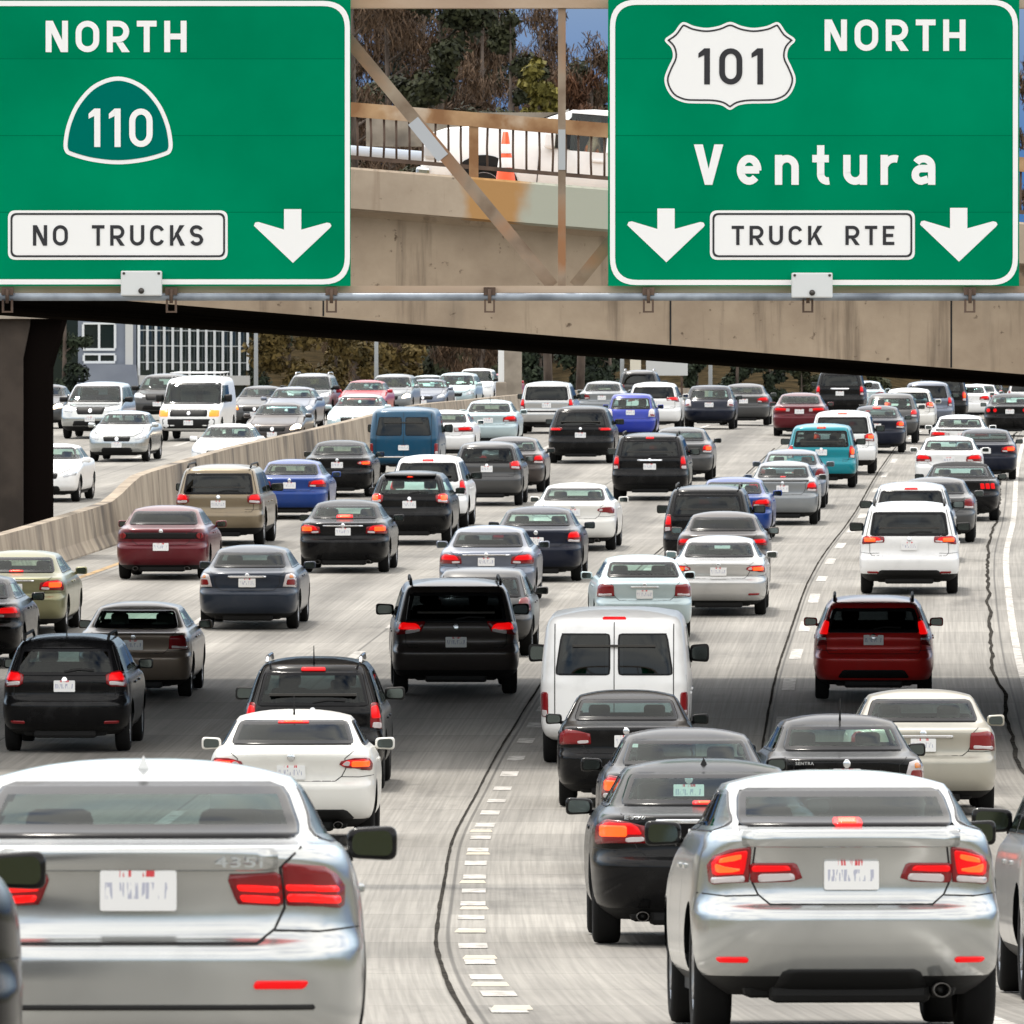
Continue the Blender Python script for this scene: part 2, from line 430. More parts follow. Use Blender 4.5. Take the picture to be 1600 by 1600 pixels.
def plate_mat():
    m, n, l, b = new_mat('licence_plate_face'); setp(b, rough=.4)
    tc = n.new('ShaderNodeTexCoord'); sp = n.new('ShaderNodeSeparateXYZ'); l.new(tc.outputs['Object'], sp.inputs[0])
    # irregular dark blue strokes across the middle band
    mp = n.new('ShaderNodeMapping'); mp.inputs['Scale'].default_value = (75, 1, 9)
    no = n.new('ShaderNodeTexNoise'); no.inputs['Scale'].default_value = 1; no.inputs['Detail'].default_value = 1
    oi = n.new('ShaderNodeObjectInfo'); av = n.new('ShaderNodeVectorMath'); av.operation = 'ADD'
    l.new(tc.outputs['Object'], mp.inputs['Vector']); l.new(mp.outputs['Vector'], av.inputs[0]); l.new(oi.outputs['Random'], av.inputs[1])
    sc = n.new('ShaderNodeVectorMath'); sc.operation = 'SCALE'; sc.inputs['Scale'].default_value = 1.0
    l.new(av.outputs[0], sc.inputs[0]); l.new(sc.outputs[0], no.inputs['Vector'])
    gt = n.new('ShaderNodeMath'); gt.operation = 'GREATER_THAN'; gt.inputs[1].default_value = .54; l.new(no.outputs['Fac'], gt.inputs[0])
    ab = n.new('ShaderNodeMath'); ab.operation = 'ABSOLUTE'; l.new(sp.outputs['Z'], ab.inputs[0])
    lt = n.new('ShaderNodeMath'); lt.operation = 'LESS_THAN'; lt.inputs[1].default_value = .031; l.new(ab.outputs[0], lt.inputs[0])
    ax = n.new('ShaderNodeMath'); ax.operation = 'ABSOLUTE'; l.new(sp.outputs['X'], ax.inputs[0])
    lx = n.new('ShaderNodeMath'); lx.operation = 'LESS_THAN'; lx.inputs[1].default_value = .132; l.new(ax.outputs[0], lx.inputs[0])
    m1 = n.new('ShaderNodeMath'); m1.operation = 'MULTIPLY'; l.new(gt.outputs[0], m1.inputs[0]); l.new(lt.outputs[0], m1.inputs[1])
    m2 = n.new('ShaderNodeMath'); m2.operation = 'MULTIPLY'; l.new(m1.outputs[0], m2.inputs[0]); l.new(lx.outputs[0], m2.inputs[1])
    mx = n.new('ShaderNodeMixRGB'); mx.inputs['Color1'].default_value = (.78, .78, .77, 1); mx.inputs['Color2'].default_value = (.42, .43, .52, 1)
    l.new(m2.outputs[0], mx.inputs['Fac'])
    g2 = n.new('ShaderNodeMath'); g2.operation = 'GREATER_THAN'; g2.inputs[1].default_value = .052; l.new(sp.outputs['Z'], g2.inputs[0])
    m3 = n.new('ShaderNodeMath'); m3.operation = 'MULTIPLY'; l.new(g2.outputs[0], m3.inputs[0]); l.new(gt.outputs[0], m3.inputs[1])
    l2 = n.new('ShaderNodeMath'); l2.operation = 'LESS_THAN'; l2.inputs[1].default_value = .075; l.new(ax.outputs[0], l2.inputs[0])
    m4 = n.new('ShaderNodeMath'); m4.operation = 'MULTIPLY'; l.new(m3.outputs[0], m4.inputs[0]); l.new(l2.outputs[0], m4.inputs[1])
    mz = n.new('ShaderNodeMixRGB'); mz.inputs['Color2'].default_value = (.6, .05, .06, 1)
    l.new(m4.outputs[0], mz.inputs['Fac']); l.new(mx.outputs[0], mz.inputs['Color1']); l.new(mz.outputs[0], b.inputs['Base Color'])
    return m
M['plate'] = plate_mat()

PAINT = dict(
    silver=paint('silver_paint', (.49, .505, .50), .80, .20), palesilver=paint('pale_silver_paint', (.52, .52, .51), .6, .24),
    bluesilver=paint('blue_silver_paint', (.46, .56, .58), .35, .32), slate=paint('slate_blue_paint', (.15, .17, .215), .55, .28),
    grey=paint('grey_paint', (.075, .075, .075), .4, .32, .35), midgrey=paint('mid_grey_paint', (.25, .265, .275), .45, .32),
    white=paint('white_paint', (.80, .80, .79), 0, .3), cream=paint('pearl_white_paint', (.74, .725, .68), 0, .3),
    black=paint('black_paint', (.005, .005, .0055), 0, .25, .22, .1), brownblack=paint('dark_brown_paint', (.060, .050, .046), .4, .3, .35),
    navy=paint('navy_paint', (.007, .010, .022), .1, .28, .3, .15), steelblue=paint('dark_steel_blue_paint', (.020, .028, .044), .2, .28, .35),
    blue=paint('blue_paint', (.010, .045, .22), .25, .28), royal=paint('bright_blue_paint', (.012, .03, .30), .1, .28),
    teal=paint('teal_paint', (.004, .22, .27), .2, .3), petrol=paint('petrol_blue_paint', (.003, .055, .11), .2, .3),
    maroon=paint('maroon_paint', (.10, .006, .012), .25, .28), red=paint('dark_red_paint', (.52, .022, .02), .15, .28),
    pinkred=paint('bright_red_paint', (.42, .012, .03), .1, .28), gold=paint('gold_paint', (.22, .175, .115), .5, .33),
    olive=paint('olive_gold_paint', (.22, .215, .12), .5, .33), beige=paint('brown_grey_paint', (.24, .19, .15), .45, .33),
    champagne=paint('champagne_paint', (.42, .40, .34), .4, .33), green=paint('dark_green_paint', (.008, .016, .014), .2, .28),
)
# ------------------------------------------------------------------ road, ground
def road_material():
    m, n, l, b = new_mat('worn_concrete_road'); setp(b, rough=.82, spec=.22)
    uv = n.new('ShaderNodeUVMap'); uv.uv_map = 'uv'
    sp = n.new('ShaderNodeSeparateXYZ'); l.new(uv.outputs['UV'], sp.inputs[0])
    def math_(op, a, b_=None, c=None):
        q = n.new('ShaderNodeMath'); q.operation = op
        for i, v in enumerate((a, b_, c)):
            if v is None: continue
            if isinstance(v, (int, float)): q.inputs[i].default_value = v
            else: l.new(v, q.inputs[i])
        return q.outputs[0]
    def noise(sx, sy, detail=5, rough=.55, off=0):
        mp = n.new('ShaderNodeMapping'); mp.inputs['Scale'].default_value = (sx, sy, 1); mp.inputs['Location'].default_value = (off, off * .7, 0)
        no = n.new('ShaderNodeTexNoise'); no.inputs['Scale'].default_value = 1; no.inputs['Detail'].default_value = detail; no.inputs['Roughness'].default_value = rough
        l.new(uv.outputs['UV'], mp.inputs['Vector']); l.new(mp.outputs[0], no.inputs['Vector']); return no.outputs['Fac']
    def ramp(v, p0, p1, c0, c1):
        r = n.new('ShaderNodeMapRange'); r.inputs['From Min'].default_value = p0; r.inputs['From Max'].default_value = p1
        r.inputs['To Min'].default_value = c0; r.inputs['To Max'].default_value = c1; r.clamp = True; l.new(v, r.inputs['Value']); return r.outputs['Result']
    U, Vv = sp.outputs['X'], sp.outputs['Y']
    f = math_('FRACT', math_('DIVIDE', math_('ADD', U, 365.0), 3.65))
    lane = math_('ABSOLUTE', math_('SUBTRACT', f, .5))                      # 0 in the lane's middle, .5 on the line
    oil = ramp(lane, .03, .22, 1.0, 0.0)
    oil = math_('MULTIPLY', oil, ramp(noise(.25, .05, 4, .6, 3), .35, .65, .25, 1.0))
    wheel = ramp(math_('ABSOLUTE', math_('SUBTRACT', lane, .24)), .0, .10, 1.0, 0.0)
    big = ramp(noise(.22, .10, 5), .3, .7, .80, 1.16)
    streak = ramp(noise(5, .035, 4, .7, 7), .3, .7, .88, 1.10)
    groove = ramp(noise(26, .12, 2, .5, 11), .35, .65, .86, 1.10)
    fine = ramp(noise(9, 9, 6, .7, 5), .3, .7, .92, 1.08)
    slab = n.new('ShaderNodeTexWhiteNoise'); slab.noise_dimensions = '2D'
    cb = n.new('ShaderNodeCombineXYZ'); l.new(math_('FLOOR', math_('DIVIDE', math_('ADD', U, 365.0), 3.65)), cb.inputs[0]); l.new(math_('FLOOR', math_('DIVIDE', Vv, 4.6)), cb.inputs[1])
    l.new(cb.outputs[0], slab.inputs['Vector'])
    sl = ramp(slab.outputs['Value'], 0, 1, .86, 1.08)
    jt = math_('ABSOLUTE', math_('SUBTRACT', math_('FRACT', math_('DIVIDE', Vv, 4.6)), .5))
    joint = ramp(jt, .488, .497, 1.0, .62)
    lj = ramp(lane, .4935, .4975, 1.0, .45)
    stain = ramp(noise(.5, .09, 6, .65, 21), .56, .72, 1.0, .62)
    k = big
    for q in (streak, groove, fine, sl, joint, lj, stain): k = math_('MULTIPLY', k, q)
    k = math_('MULTIPLY', k, math_('SUBTRACT', 1.0, math_('MULTIPLY', oil, .42)))
    k = math_('MULTIPLY', k, math_('ADD', 1.0, math_('MULTIPLY', wheel, .08)))
    mx = n.new('ShaderNodeMixRGB'); mx.blend_type = 'MULTIPLY'; mx.inputs['Fac'].default_value = 1
    mx.inputs['Color1'].default_value = (.24, .228, .206, 1); l.new(k, mx.inputs['Color2'])
    cm = n.new('ShaderNodeCombineXYZ'); [l.new(k, cm.inputs[i]) for i in range(3)]; l.new(cm.outputs[0], mx.inputs['Color2'])
    l.new(mx.outputs[0], b.inputs['Base Color'])
    bp = n.new('ShaderNodeBump'); bp.inputs['Strength'].default_value = .35; bp.inputs['Distance'].default_value = .02
    l.new(noise(26, .12, 2, .5, 11), bp.inputs['Height']); l.new(bp.outputs['Normal'], b.inputs['Normal'])
    return m
M['road'] = road_material()
M['linewhite'] = noisy('worn_white_road_paint', (.18, .17, .15), (.50, .48, .45), 7, .9, 7, lo=.34, hi=.56)
M['lineyellow'] = noisy('worn_yellow_road_paint', (.22, .15, .08), (.40, .24, .07), 7, .7, 6)
M['tar'] = noisy('crack_sealant', (.022, .021, .020), (.060, .056, .050), 5, 1.0, 5, spec=0.0)
M['concrete'] = noisy('weathered_concrete', (.22, .185, .145), (.36, .31, .25), 1.3, .9, 8, .25, c3=(.13, .11, .09), scale3=.45)
M['barrier'] = noisy('stained_barrier_concrete', (.21, .165, .12), (.36, .30, .225), 1.8, .9, 8, .3, (1, 1, .35), c3=(.075, .06, .047), scale3=.5)
M['darkconcrete'] = noisy('shade_dark_concrete', (.028, .021, .016), (.055, .042, .033), 1.5, .95, 7, .2)  # the pier's shade is put into this dark colour
M['scrub'] = noisy('dark_scrub', (.016, .014, .009), (.060, .044, .024), .9, 1, 9, spec=0.0)
M['soil'] = noisy('dry_bank_soil', (.07, .065, .04), (.13, .125, .06), .6, 1, 8, spec=0.0)

def sheet(name, offs, Zs, mat, lift=0.0, parent=None):
    V = []; uv = []; Fc = []
    for Z in Zs:
        for o in offs:
            X = axis(Z) + o; V.append((X, Z, ground(X, Z) + lift)); uv.append((o, Z))
    n = len(offs)
    for i in range(len(Zs) - 1):
        for k in range(n - 1): Fc.append((i * n + k, i * n + k + 1, (i + 1) * n + k + 1, (i + 1) * n + k))
    return obj(name, mesh_from(name, V, Fc, [mat], None, True, uv), parent)

ZS = [float(z) for z in list(np.arange(-130, 300, 2.0)) + list(np.arange(300, 1021, 6))]
tag(sheet('road', [-44 + 2 * k for k in range(48)], ZS, M['road']), 'pale worn concrete freeway carrying the traffic', None, kind='structure')
tr = []
V = []; Fc = []
xs = [-900, -400, -200, -120, -80, -60, -46, -20, 10, 40, 56, 80, 120, 200, 400, 900]
zsT = [-420, -330, -260, -210, -170] + list(np.arange(-140, 1021, 20.0)) + [1150, 1350, 1700, 2300, 3400]
for Z in zsT:
    for x in xs:
        X = x + (axis(Z) if abs(x) < 100 else 0) ; e = ground(min(max(X, -60), 60), min(max(Z, -130), 1020)) - .25
        d = max(abs(x) - 62, 0); e += min(d * .10, 9) * (1 if x < 0 else .5) * smooth(100 * K, 240 * K, Z)
        e += 34 * smooth(-150, -330, Z) + min(d * .30, 24) * (1 - smooth(60, 240, Z))  # unseen banks added behind and beside the camera, to darken paint reflections
        V.append((X, Z, e))
n = len(xs)
for i in range(len(zsT) - 1):
    for k in range(n - 1): Fc.append((i * n + k, i * n + k + 1, (i + 1) * n + k + 1, (i + 1) * n + k))
tag(obj('terrain', mesh_from('terrain', V, Fc, [M['soil']], None, True)), 'dry ground either side of the freeway, with added unseen banks around the camera', None, kind='structure')

def dashes(name, off, w, Z0, Z1, step, ln, mat, label, lift=.006, worn=0, seed=1):
    rnd = random.Random(seed); V = []; Fc = []
    Z0, Z1, step, ln = Z0 * K, Z1 * K, step * K, ln * K
    Z = Z0
    while Z < Z1:
        l_ = ln * rnd.uniform(.85, 1.1); n = max(1, int(l_ / 1.5))
        d = rnd.uniform(-.01, .01) if name != 'edge_line' else 0
        for i in range(n + 1):
            z = Z + l_ * i / n
            for s in (-1, 1):
                X = axis(z) + off + d + s * w / 2; V.append((X, z, ground(X, z) + lift))
            if i: k = len(V); Fc.append((k - 4, k - 3, k - 1, k - 2))
        Z += step * rnd.uniform(.95, 1.05)
    return tag(obj(name, mesh_from(name, V, Fc, [mat])), label, None, kind='structure')

def wobble(name, off, w, Z0, Z1, mat, label, seed, amp=.05, lift=.008):
    Z0, Z1 = Z0 * K, Z1 * K
    rnd = random.Random(seed); V = []; Fc = []; z = Z0; a = 0; i = 0
    while z < Z1:
        a = a * .8 + rnd.uniform(-amp, amp); ww = w * rnd.uniform(.75, 1.2)
        for s in (-1, 1):
            X = axis(z) + off + a + s * ww / 2; V.append((X, z, ground(X, z) + lift))
        if i: k = len(V); Fc.append((k - 4, k - 3, k - 1, k - 2))
        z += 1.2; i += 1
    return tag(obj(name, mesh_from(name, V, Fc, [mat])), label, None, kind='structure')

V = []; Fc = []
hx = np.linspace(-150, 45, 40)
for i, (Z, t) in enumerate(((640, 0), (690, .25), (760, .6), (860, 1.0), (1000, 1.1))):
    for X in hx:
        e = ground(10, min(Z, 1020)) - .8
        V.append((X + (Z - 640) * .06, Z, e + t * (7.0 + 1.2 * math.sin(X * .13) + .8 * math.sin(X * .41 + 2)) * (1 - smooth(12, 40, X))))
n = len(hx)
for i in range(4):
    for k in range(n - 1): Fc.append((i * n + k, i * n + k + 1, (i + 1) * n + k + 1, (i + 1) * n + k))
tag(obj('hillside', mesh_from('hillside', V, Fc, [M['scrub']], None, True)), 'dark scrubby hillside beyond the far trees', None, kind='structure')

dashes('lane_marking', .20, .23, 20, 74, 1.9, .58, M['linewhite'], 'row of short broad white dashes along the centre lane line', seed=4)
dashes('lane_marking', .12, .16, 76, 290, 7.3, 2.6, M['linewhite'], 'white dashes of the centre lane line farther up the hill', seed=5)
dashes('lane_marking', 3.82, .20, 50, 124, 4.9, 1.7, M['linewhite'], 'white dashes of the lane line left of the red wagon', seed=6)
dashes('lane_marking', 3.82, .16, 126, 290, 7.3, 2.4, M['linewhite'], 'far white dashes of the right lane line', seed=7)
dashes('lane_marking', -3.60, .18, 30, 290, 7.3, 3.2, M['linewhite'], 'white dashes left of the dark minivan', seed=8)
dashes('lane_marking', -7.25, .14, 30, 290, 7.3, 2.6, M['linewhite'], 'faint white dashes of the left lane line', seed=9)
dashes('edge_line', 7.55, .13, 48, 290, 1.0, 1.06, M['linewhite'], 'solid white line curving along the right edge', seed=10)
dashes('edge_line', 2.95, .34, 24.0, 28.2, 4.4, 4.2, M['linewhite'], 'short solid white line beside the silver car at the right edge', seed=12)
dashes('edge_line', -11.2, .16, 30, 290, 1.0, 1.06, M['lineyellow'], 'yellow line at the foot of the median barrier', seed=11)
dashes('lane_marking', -19.0, .15, 60, 290, 7.3, 2.6, M['linewhite'], 'white dashes between the oncoming lanes', seed=13)
wobble('crack_seal', -.10, .034, 18, 140, M['tar'], 'thin black sealed joint beside the centre dashes', 3, .004)
wobble('crack_seal', 3.58, .036, 40, 150, M['tar'], 'thin black sealed joint beside the right lane dashes', 5, .004)
wobble('crack_seal', 7.15, .06, 40, 160, M['tar'], 'ragged black sealed joint beside the right edge line', 7, .03)
# raised ceramic markers along the centre line
mk = MB()
mk.add([(-.13, -.05, 0), (.13, -.05, 0), (.13, .05, 0), (-.13, .05, 0), (-.11, -.025, .022), (.11, -.025, .022), (.11, .025, .022), (-.11, .025, .022)],
       [(4, 5, 6, 7), (0, 1, 5, 4), (1, 2, 6, 5), (2, 3, 7, 6), (3, 0, 4, 7)])
mkm = mk.mesh('raised_marker', flat('cream_ceramic_marker', (.58, .52, .40), .4))
MK = ['lowest raised cream marker on the centre line by the bottom edge', 'second raised cream marker from the bottom on the centre line', 'third raised cream marker from the bottom on the centre line',
      'fourth raised cream marker up the centre line', 'fifth raised cream marker up the centre line', 'sixth raised cream marker up the centre line', 'seventh raised cream marker up the centre line', 'eighth raised cream marker, farthest up the centre line']
for i, Z in enumerate([27.9, 30.6, 33.9, 37.2, 40.4, 44.2, 48.1, 51.4]):
    Z *= K; o = obj('road_marker', mkm); X = axis(Z) + .20 + .015 * (-1) ** i
    o.location = (X, Z, ground(X, Z) + .008); tag(o, MK[i], 'road marker', 'raised markers along the centre line')

# ------------------------------------------------------------------ median barrier
def barrier():
    h = pchip([20, 96, 100.5, 104.5, 113, 130, 150, 165, 310], [.95, .95, .98, 1.42, 1.45, 1.2, .95, .85, .85], K)
    prof = lambda t: [(.34, 0), (.34, .08), (.22, .33), (.13, t), (-.13, t), (-.22, .33), (-.34, .08), (-.34, 0)]
    V = []; Fc = []; zs = list(np.arange(70, 740, 2.5)); n = 8
    for Z in zs:
        c = axis(Z) - 12.75; g = ground(c, Z); sl = (axis(Z + 1) - axis(Z - 1)) / 2; k = 1 / math.hypot(1, sl)
        for a, b in prof(h(Z)): V.append((c + a * k, Z - a * sl * k, g - .05 + b))
    for i in range(len(zs) - 1):
        for k in range(n - 1): Fc.append((i * n + k, (i + 1) * n + k, (i + 1) * n + k + 1, i * n + k + 1))
    o = thing('median_barrier', 'long stained concrete barrier between the two directions of traffic', 'barrier')
    obj('wall', mesh_from('barrier_wall', V, Fc, [M['barrier']], None, False), o)
    for Z in list(np.arange(240, 410, 17.0)):
        c = axis(Z) - 12.75; g = ground(c, Z); sl = (axis(Z + 1) - axis(Z - 1)) / 2; k = 1 / math.hypot(1, sl)
        m = MB(); t = h(Z)
        q = [(c + (a + .004) * k, Z - a * sl * k, g - .05 + b) for a, b in ((.34, 0.02), (.34, .08), (.22, .33), (.13, t))]
        m.add([(p[0], p[1] - .03, p[2]) for p in q] + [(p[0], p[1] + .03, p[2]) for p in q], [(i, i + 1, i + 5, i + 4) for i in range(3)])
        m.build('joint', M['seam'], o)
barrier()

# ------------------------------------------------------------------ overpass
BZ = 62.0 * K
def e0(X): return CAM_Z + .94 - .082 * X
def overpass():
    root = thing('overpass', 'beige concrete overpass crossing above the traffic behind the signs', 'bridge')
    body = [(.55, 0), (.50, 1.42), (.32, 1.50), (.0, 1.53), (.0, 2.07), (.03, 2.10), (.30, 2.10), (.33, 2.07), (.33, 1.71), (26.0, 1.55), (26.0, 2.55), (26.3, 2.55), (26.3, 1.35), (25.7, 1.25), (25.6, 'tilt')]
    xs = [-44 + 2 * k for k in range(46)]; n = len(body); V = []; Fc = []; mi = []
    for X in xs:
        for u, v in body: V.append((X, BZ + u, e0(X) + (-.15 + .012 * max(min(X, 12), -10) if v == 'tilt' else v)))
    for i in range(len(xs) - 1):
        for k in range(n):
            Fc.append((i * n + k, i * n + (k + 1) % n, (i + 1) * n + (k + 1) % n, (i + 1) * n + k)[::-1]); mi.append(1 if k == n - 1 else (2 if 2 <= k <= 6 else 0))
    Fc += [tuple(range(n))[::-1], tuple(range((len(xs) - 1) * n, len(xs) * n))]; mi += [0, 0]
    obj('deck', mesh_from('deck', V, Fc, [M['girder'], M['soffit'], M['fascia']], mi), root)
    j = MB()
    for X in (-2.62, 2.2, 6.1, 9.6, -5.9):
        j.add([(X - .012, BZ + .55 - .006, e0(X) + .01), (X + .012, BZ + .55 - .006, e0(X) + .01), (X + .012, BZ + .496, e0(X) + 1.42), (X - .012, BZ + .496, e0(X) + 1.42)], [(0, 1, 2, 3)])
    for X in (-2.38,):
        j.add([(X - .018, BZ - .006, e0(X) + 1.54), (X + .018, BZ - .006, e0(X) + 1.54), (X + .026, BZ - .006, e0(X) + 2.06), (X - .006, BZ - .006, e0(X) + 2.06)], [(0, 1, 2, 3)])
    j.build('joint', M['seam'], root)
    for X in (-33, 34):
        m = MB(); m.box(X - 1.2, X + 1.2, BZ + 1.5, BZ + 24, ground(X, BZ + 4) - .5, e0(X) + .3); m.build('support_pier', M['concrete'], root)
    sp = MB()                                   # light shows as a broken corner low on the girder
    sp.mesh
    r = thing('bridge_railing', 'rusty steel railing with thin bars on the overpass edge', 'railing')
    def at(X, v, u=.14): return (X, BZ + u, e0(X) + v)
    m = MB(); m.beam(at(-44, 2.90), at(46, 2.90), .14, .20); m.build('top_rail', M['rail'], r)
    m = MB(); m.beam(at(-44, 2.24), at(46, 2.24), .06, .055); m.build('bottom_rail', M['rust'], r)
    m = MB(); X = -16.0
    rnd = random.Random(2)
    while X < 16:
        p = at(X, 2.22); q = at(X + rnd.uniform(-.008, .008), 2.82); m.tube([p, (p[0] + rnd.uniform(-.012, .012), p[1], (p[2] + q[2]) / 2), q], .016, 6); X += .18
    m.build('bars', M['rust'], r)
    for k in range(-5, 6):
        X = -.53 + 3.3 * k; a, b = at(X, 2.06), at(X, 2.82); m = MB(); m.box(X - .065, X + .065, a[1] - .05, a[1] + .05, a[2], b[2]); m.build('post', M['rail'], r)
    p = thing('pipe_rail', 'pale blue and white pipe along the far side of the overpass', 'pipe rail')
    m = MB(); m.tube([(-40, BZ + 26.15, e0(-40) + 2.72 + .18), (-1.2, BZ + 26.15, e0(-1.2) + 2.72 + .18)], .085, 10); m.build('pipe', flat('pale_blue_paint', (.55, .62, .72), .4), p)
    m = MB()
    for X in np.arange(-39, -1, 3.0): m.box(X - .04, X + .04, BZ + 26.1, BZ + 26.2, e0(X) + 2.54, e0(X) + 2.9)
    m.build('bracket', M['rust'], p)

def bands(name, c1, c2, c3, c4, orange):
    """bridge concrete with vertical run-off streaks and one rust-coloured and one grey repair patch"""
    m, n, l, b = new_mat(name); setp(b, rough=.9)
    g = n.new('ShaderNodeNewGeometry')
    def noi(sc, st, det, lo, hi):
        mp = n.new('ShaderNodeMapping'); mp.inputs['Scale'].default_value = st
        no = n.new('ShaderNodeTexNoise'); no.inputs['Scale'].default_value = sc; no.inputs['Detail'].default_value = det; no.inputs['Roughness'].default_value = .62
        l.new(g.outputs['Position'], mp.inputs['Vector']); l.new(mp.outputs[0], no.inputs['Vector'])
        r = n.new('ShaderNodeMapRange'); r.inputs['From Min'].default_value = lo; r.inputs['From Max'].default_value = hi; l.new(no.outputs['Fac'], r.inputs['Value'])
        return r.outputs['Result'], no.outputs['Fac']
    def mix(f, a, b_):
        x = n.new('ShaderNodeMixRGB'); l.new(f, x.inputs['Fac'])
        for i, v in ((1, a), (2, b_)):
            if isinstance(v, tuple): x.inputs[i].default_value = (*v, 1)
            else: l.new(v, x.inputs[i])
        return x.outputs['Color']
    f1, raw = noi(1.1, (1, 1, 1), 9, .32, .68)
    col = mix(f1, c1, c2)
    f2, _ = noi(1.6, (2.2, 1, .16), 5, .56, .74)
    col = mix(f2, col, c3)
    f3, _ = noi(7, (1, 1, 1), 3, .66, .74)
    col = mix(f3, col, c4)
    f4, _ = noi(.55, (1, 1, .3), 4, .60, .80)
    col = mix(f4, col, (.10, .085, .07))
    if orange:
        sp = n.new('ShaderNodeSeparateXYZ'); l.new(g.outputs['Position'], sp.inputs[0])
        no = n.new('ShaderNodeTexNoise'); no.inputs['Scale'].default_value = 2.5; l.new(g.outputs['Position'], no.inputs['Vector'])
        ad = n.new('ShaderNodeMath'); ad.operation = 'MULTIPLY_ADD'; l.new(no.outputs['Fac'], ad.inputs[0]); ad.inputs[1].default_value = .55; l.new(sp.outputs['X'], ad.inputs[2])
        def band(a0, a1, b0, b1):
            u = n.new('ShaderNodeMapRange'); u.inputs['From Min'].default_value = a0; u.inputs['From Max'].default_value = a1; l.new(ad.outputs[0], u.inputs['Value'])
            d = n.new('ShaderNodeMapRange'); d.inputs['From Min'].default_value = b0; d.inputs['From Max'].default_value = b1; d.inputs['To Min'].default_value = 1; d.inputs['To Max'].default_value = 0; l.new(ad.outputs[0], d.inputs['Value'])
            q = n.new('ShaderNodeMath'); q.operation = 'MULTIPLY'; l.new(u.outputs[0], q.inputs[0]); l.new(d.outputs[0], q.inputs[1]); return q.outputs[0]
        col = mix(band(-.45, -.25, .25, .55), col, (.42, .23, .085))
        col = mix(band(.30, .55, 3.2, 3.5), col, (.40, .41, .335))
    l.new(col, b.inputs['Base Color'])
    bp = n.new('ShaderNodeBump'); bp.inputs['Strength'].default_value = .4; bp.inputs['Distance'].default_value = .03
    l.new(raw, bp.inputs['Height']); l.new(bp.outputs['Normal'], b.inputs['Normal'])
    return m
M['girder'] = bands('girder_concrete', (.30, .228, .162), (.43, .338, .245), (.17, .128, .09), (.13, .09, .06), False)
M['fascia'] = bands('parapet_concrete', (.33, .262, .195), (.46, .375, .285), (.22, .155, .105), (.16, .12, .085), True)
M['soffit'] = noisy('shaded_soffit', (.010, .0085, .007), (.020, .0165, .013), 1, 1.0, spec=0.0)  # shade under the deck is put into this colour
M['rail'] = noisy('rusty_beige_rail', (.24, .115, .045), (.46, .29, .15), 2.2, .75, 7, .15, c3=(.55, .47, .38), scale3=1.1)
M['rust'] = noisy('rusty_steel', (.055, .032, .022), (.13, .085, .06), 3, .8, 6)
M['galv'] = noisy('galvanised_conduit', (.13, .15, .18), (.32, .36, .41), 3, .55, 5, metal=.3)
M['truss'] = noisy('faded_brown_steel', (.17, .115, .075), (.34, .27, .20), 2.6, .7, 7, .1, c3=(.30, .14, .06), scale3=1.3)
M['chord'] = noisy('peeling_beige_steel', (.36, .24, .15), (.56, .46, .36), 1.6, .7, 8, .1, (.35, 1, 1), c3=(.22, .10, .045), scale3=.8)
overpass()

pier = thing('bridge_pier', 'dark flared concrete pier in shade at the left edge', 'pier')
PZ = 97.0 * K
m = MB(); zt = up(470, PZ); zb = ground(-11, PZ) - .3; xr = px(75, PZ)
m.prism([(xr - 2.6, zb), (xr - .55, zb), (xr - .55, up(560, PZ)), (xr - .4, up(508, PZ)), (xr - .4, zt), (xr - 2.9, zt)], PZ + .2, PZ + 3.0)
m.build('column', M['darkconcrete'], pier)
m = MB(); m.prism([(xr - .548, zb), (xr, zb), (xr, up(575, PZ)), (xr + .30, up(500, PZ)), (xr + .30, zt), (xr - .398, zt), (xr - .398, up(508, PZ)), (xr - .548, up(560, PZ))], PZ + .45, PZ + 2.8)
m.build('fin', flat('shaded_side_concrete', (.006, .0045, .004), .95, spec=0.0), pier)  # darker side face of the column, its shade put into the colour
m = MB(); m.box(xr - 6, xr + .38, PZ, PZ + 3.2, up(498, PZ), zt + .4); m.build('cap', M['concrete'], pier)

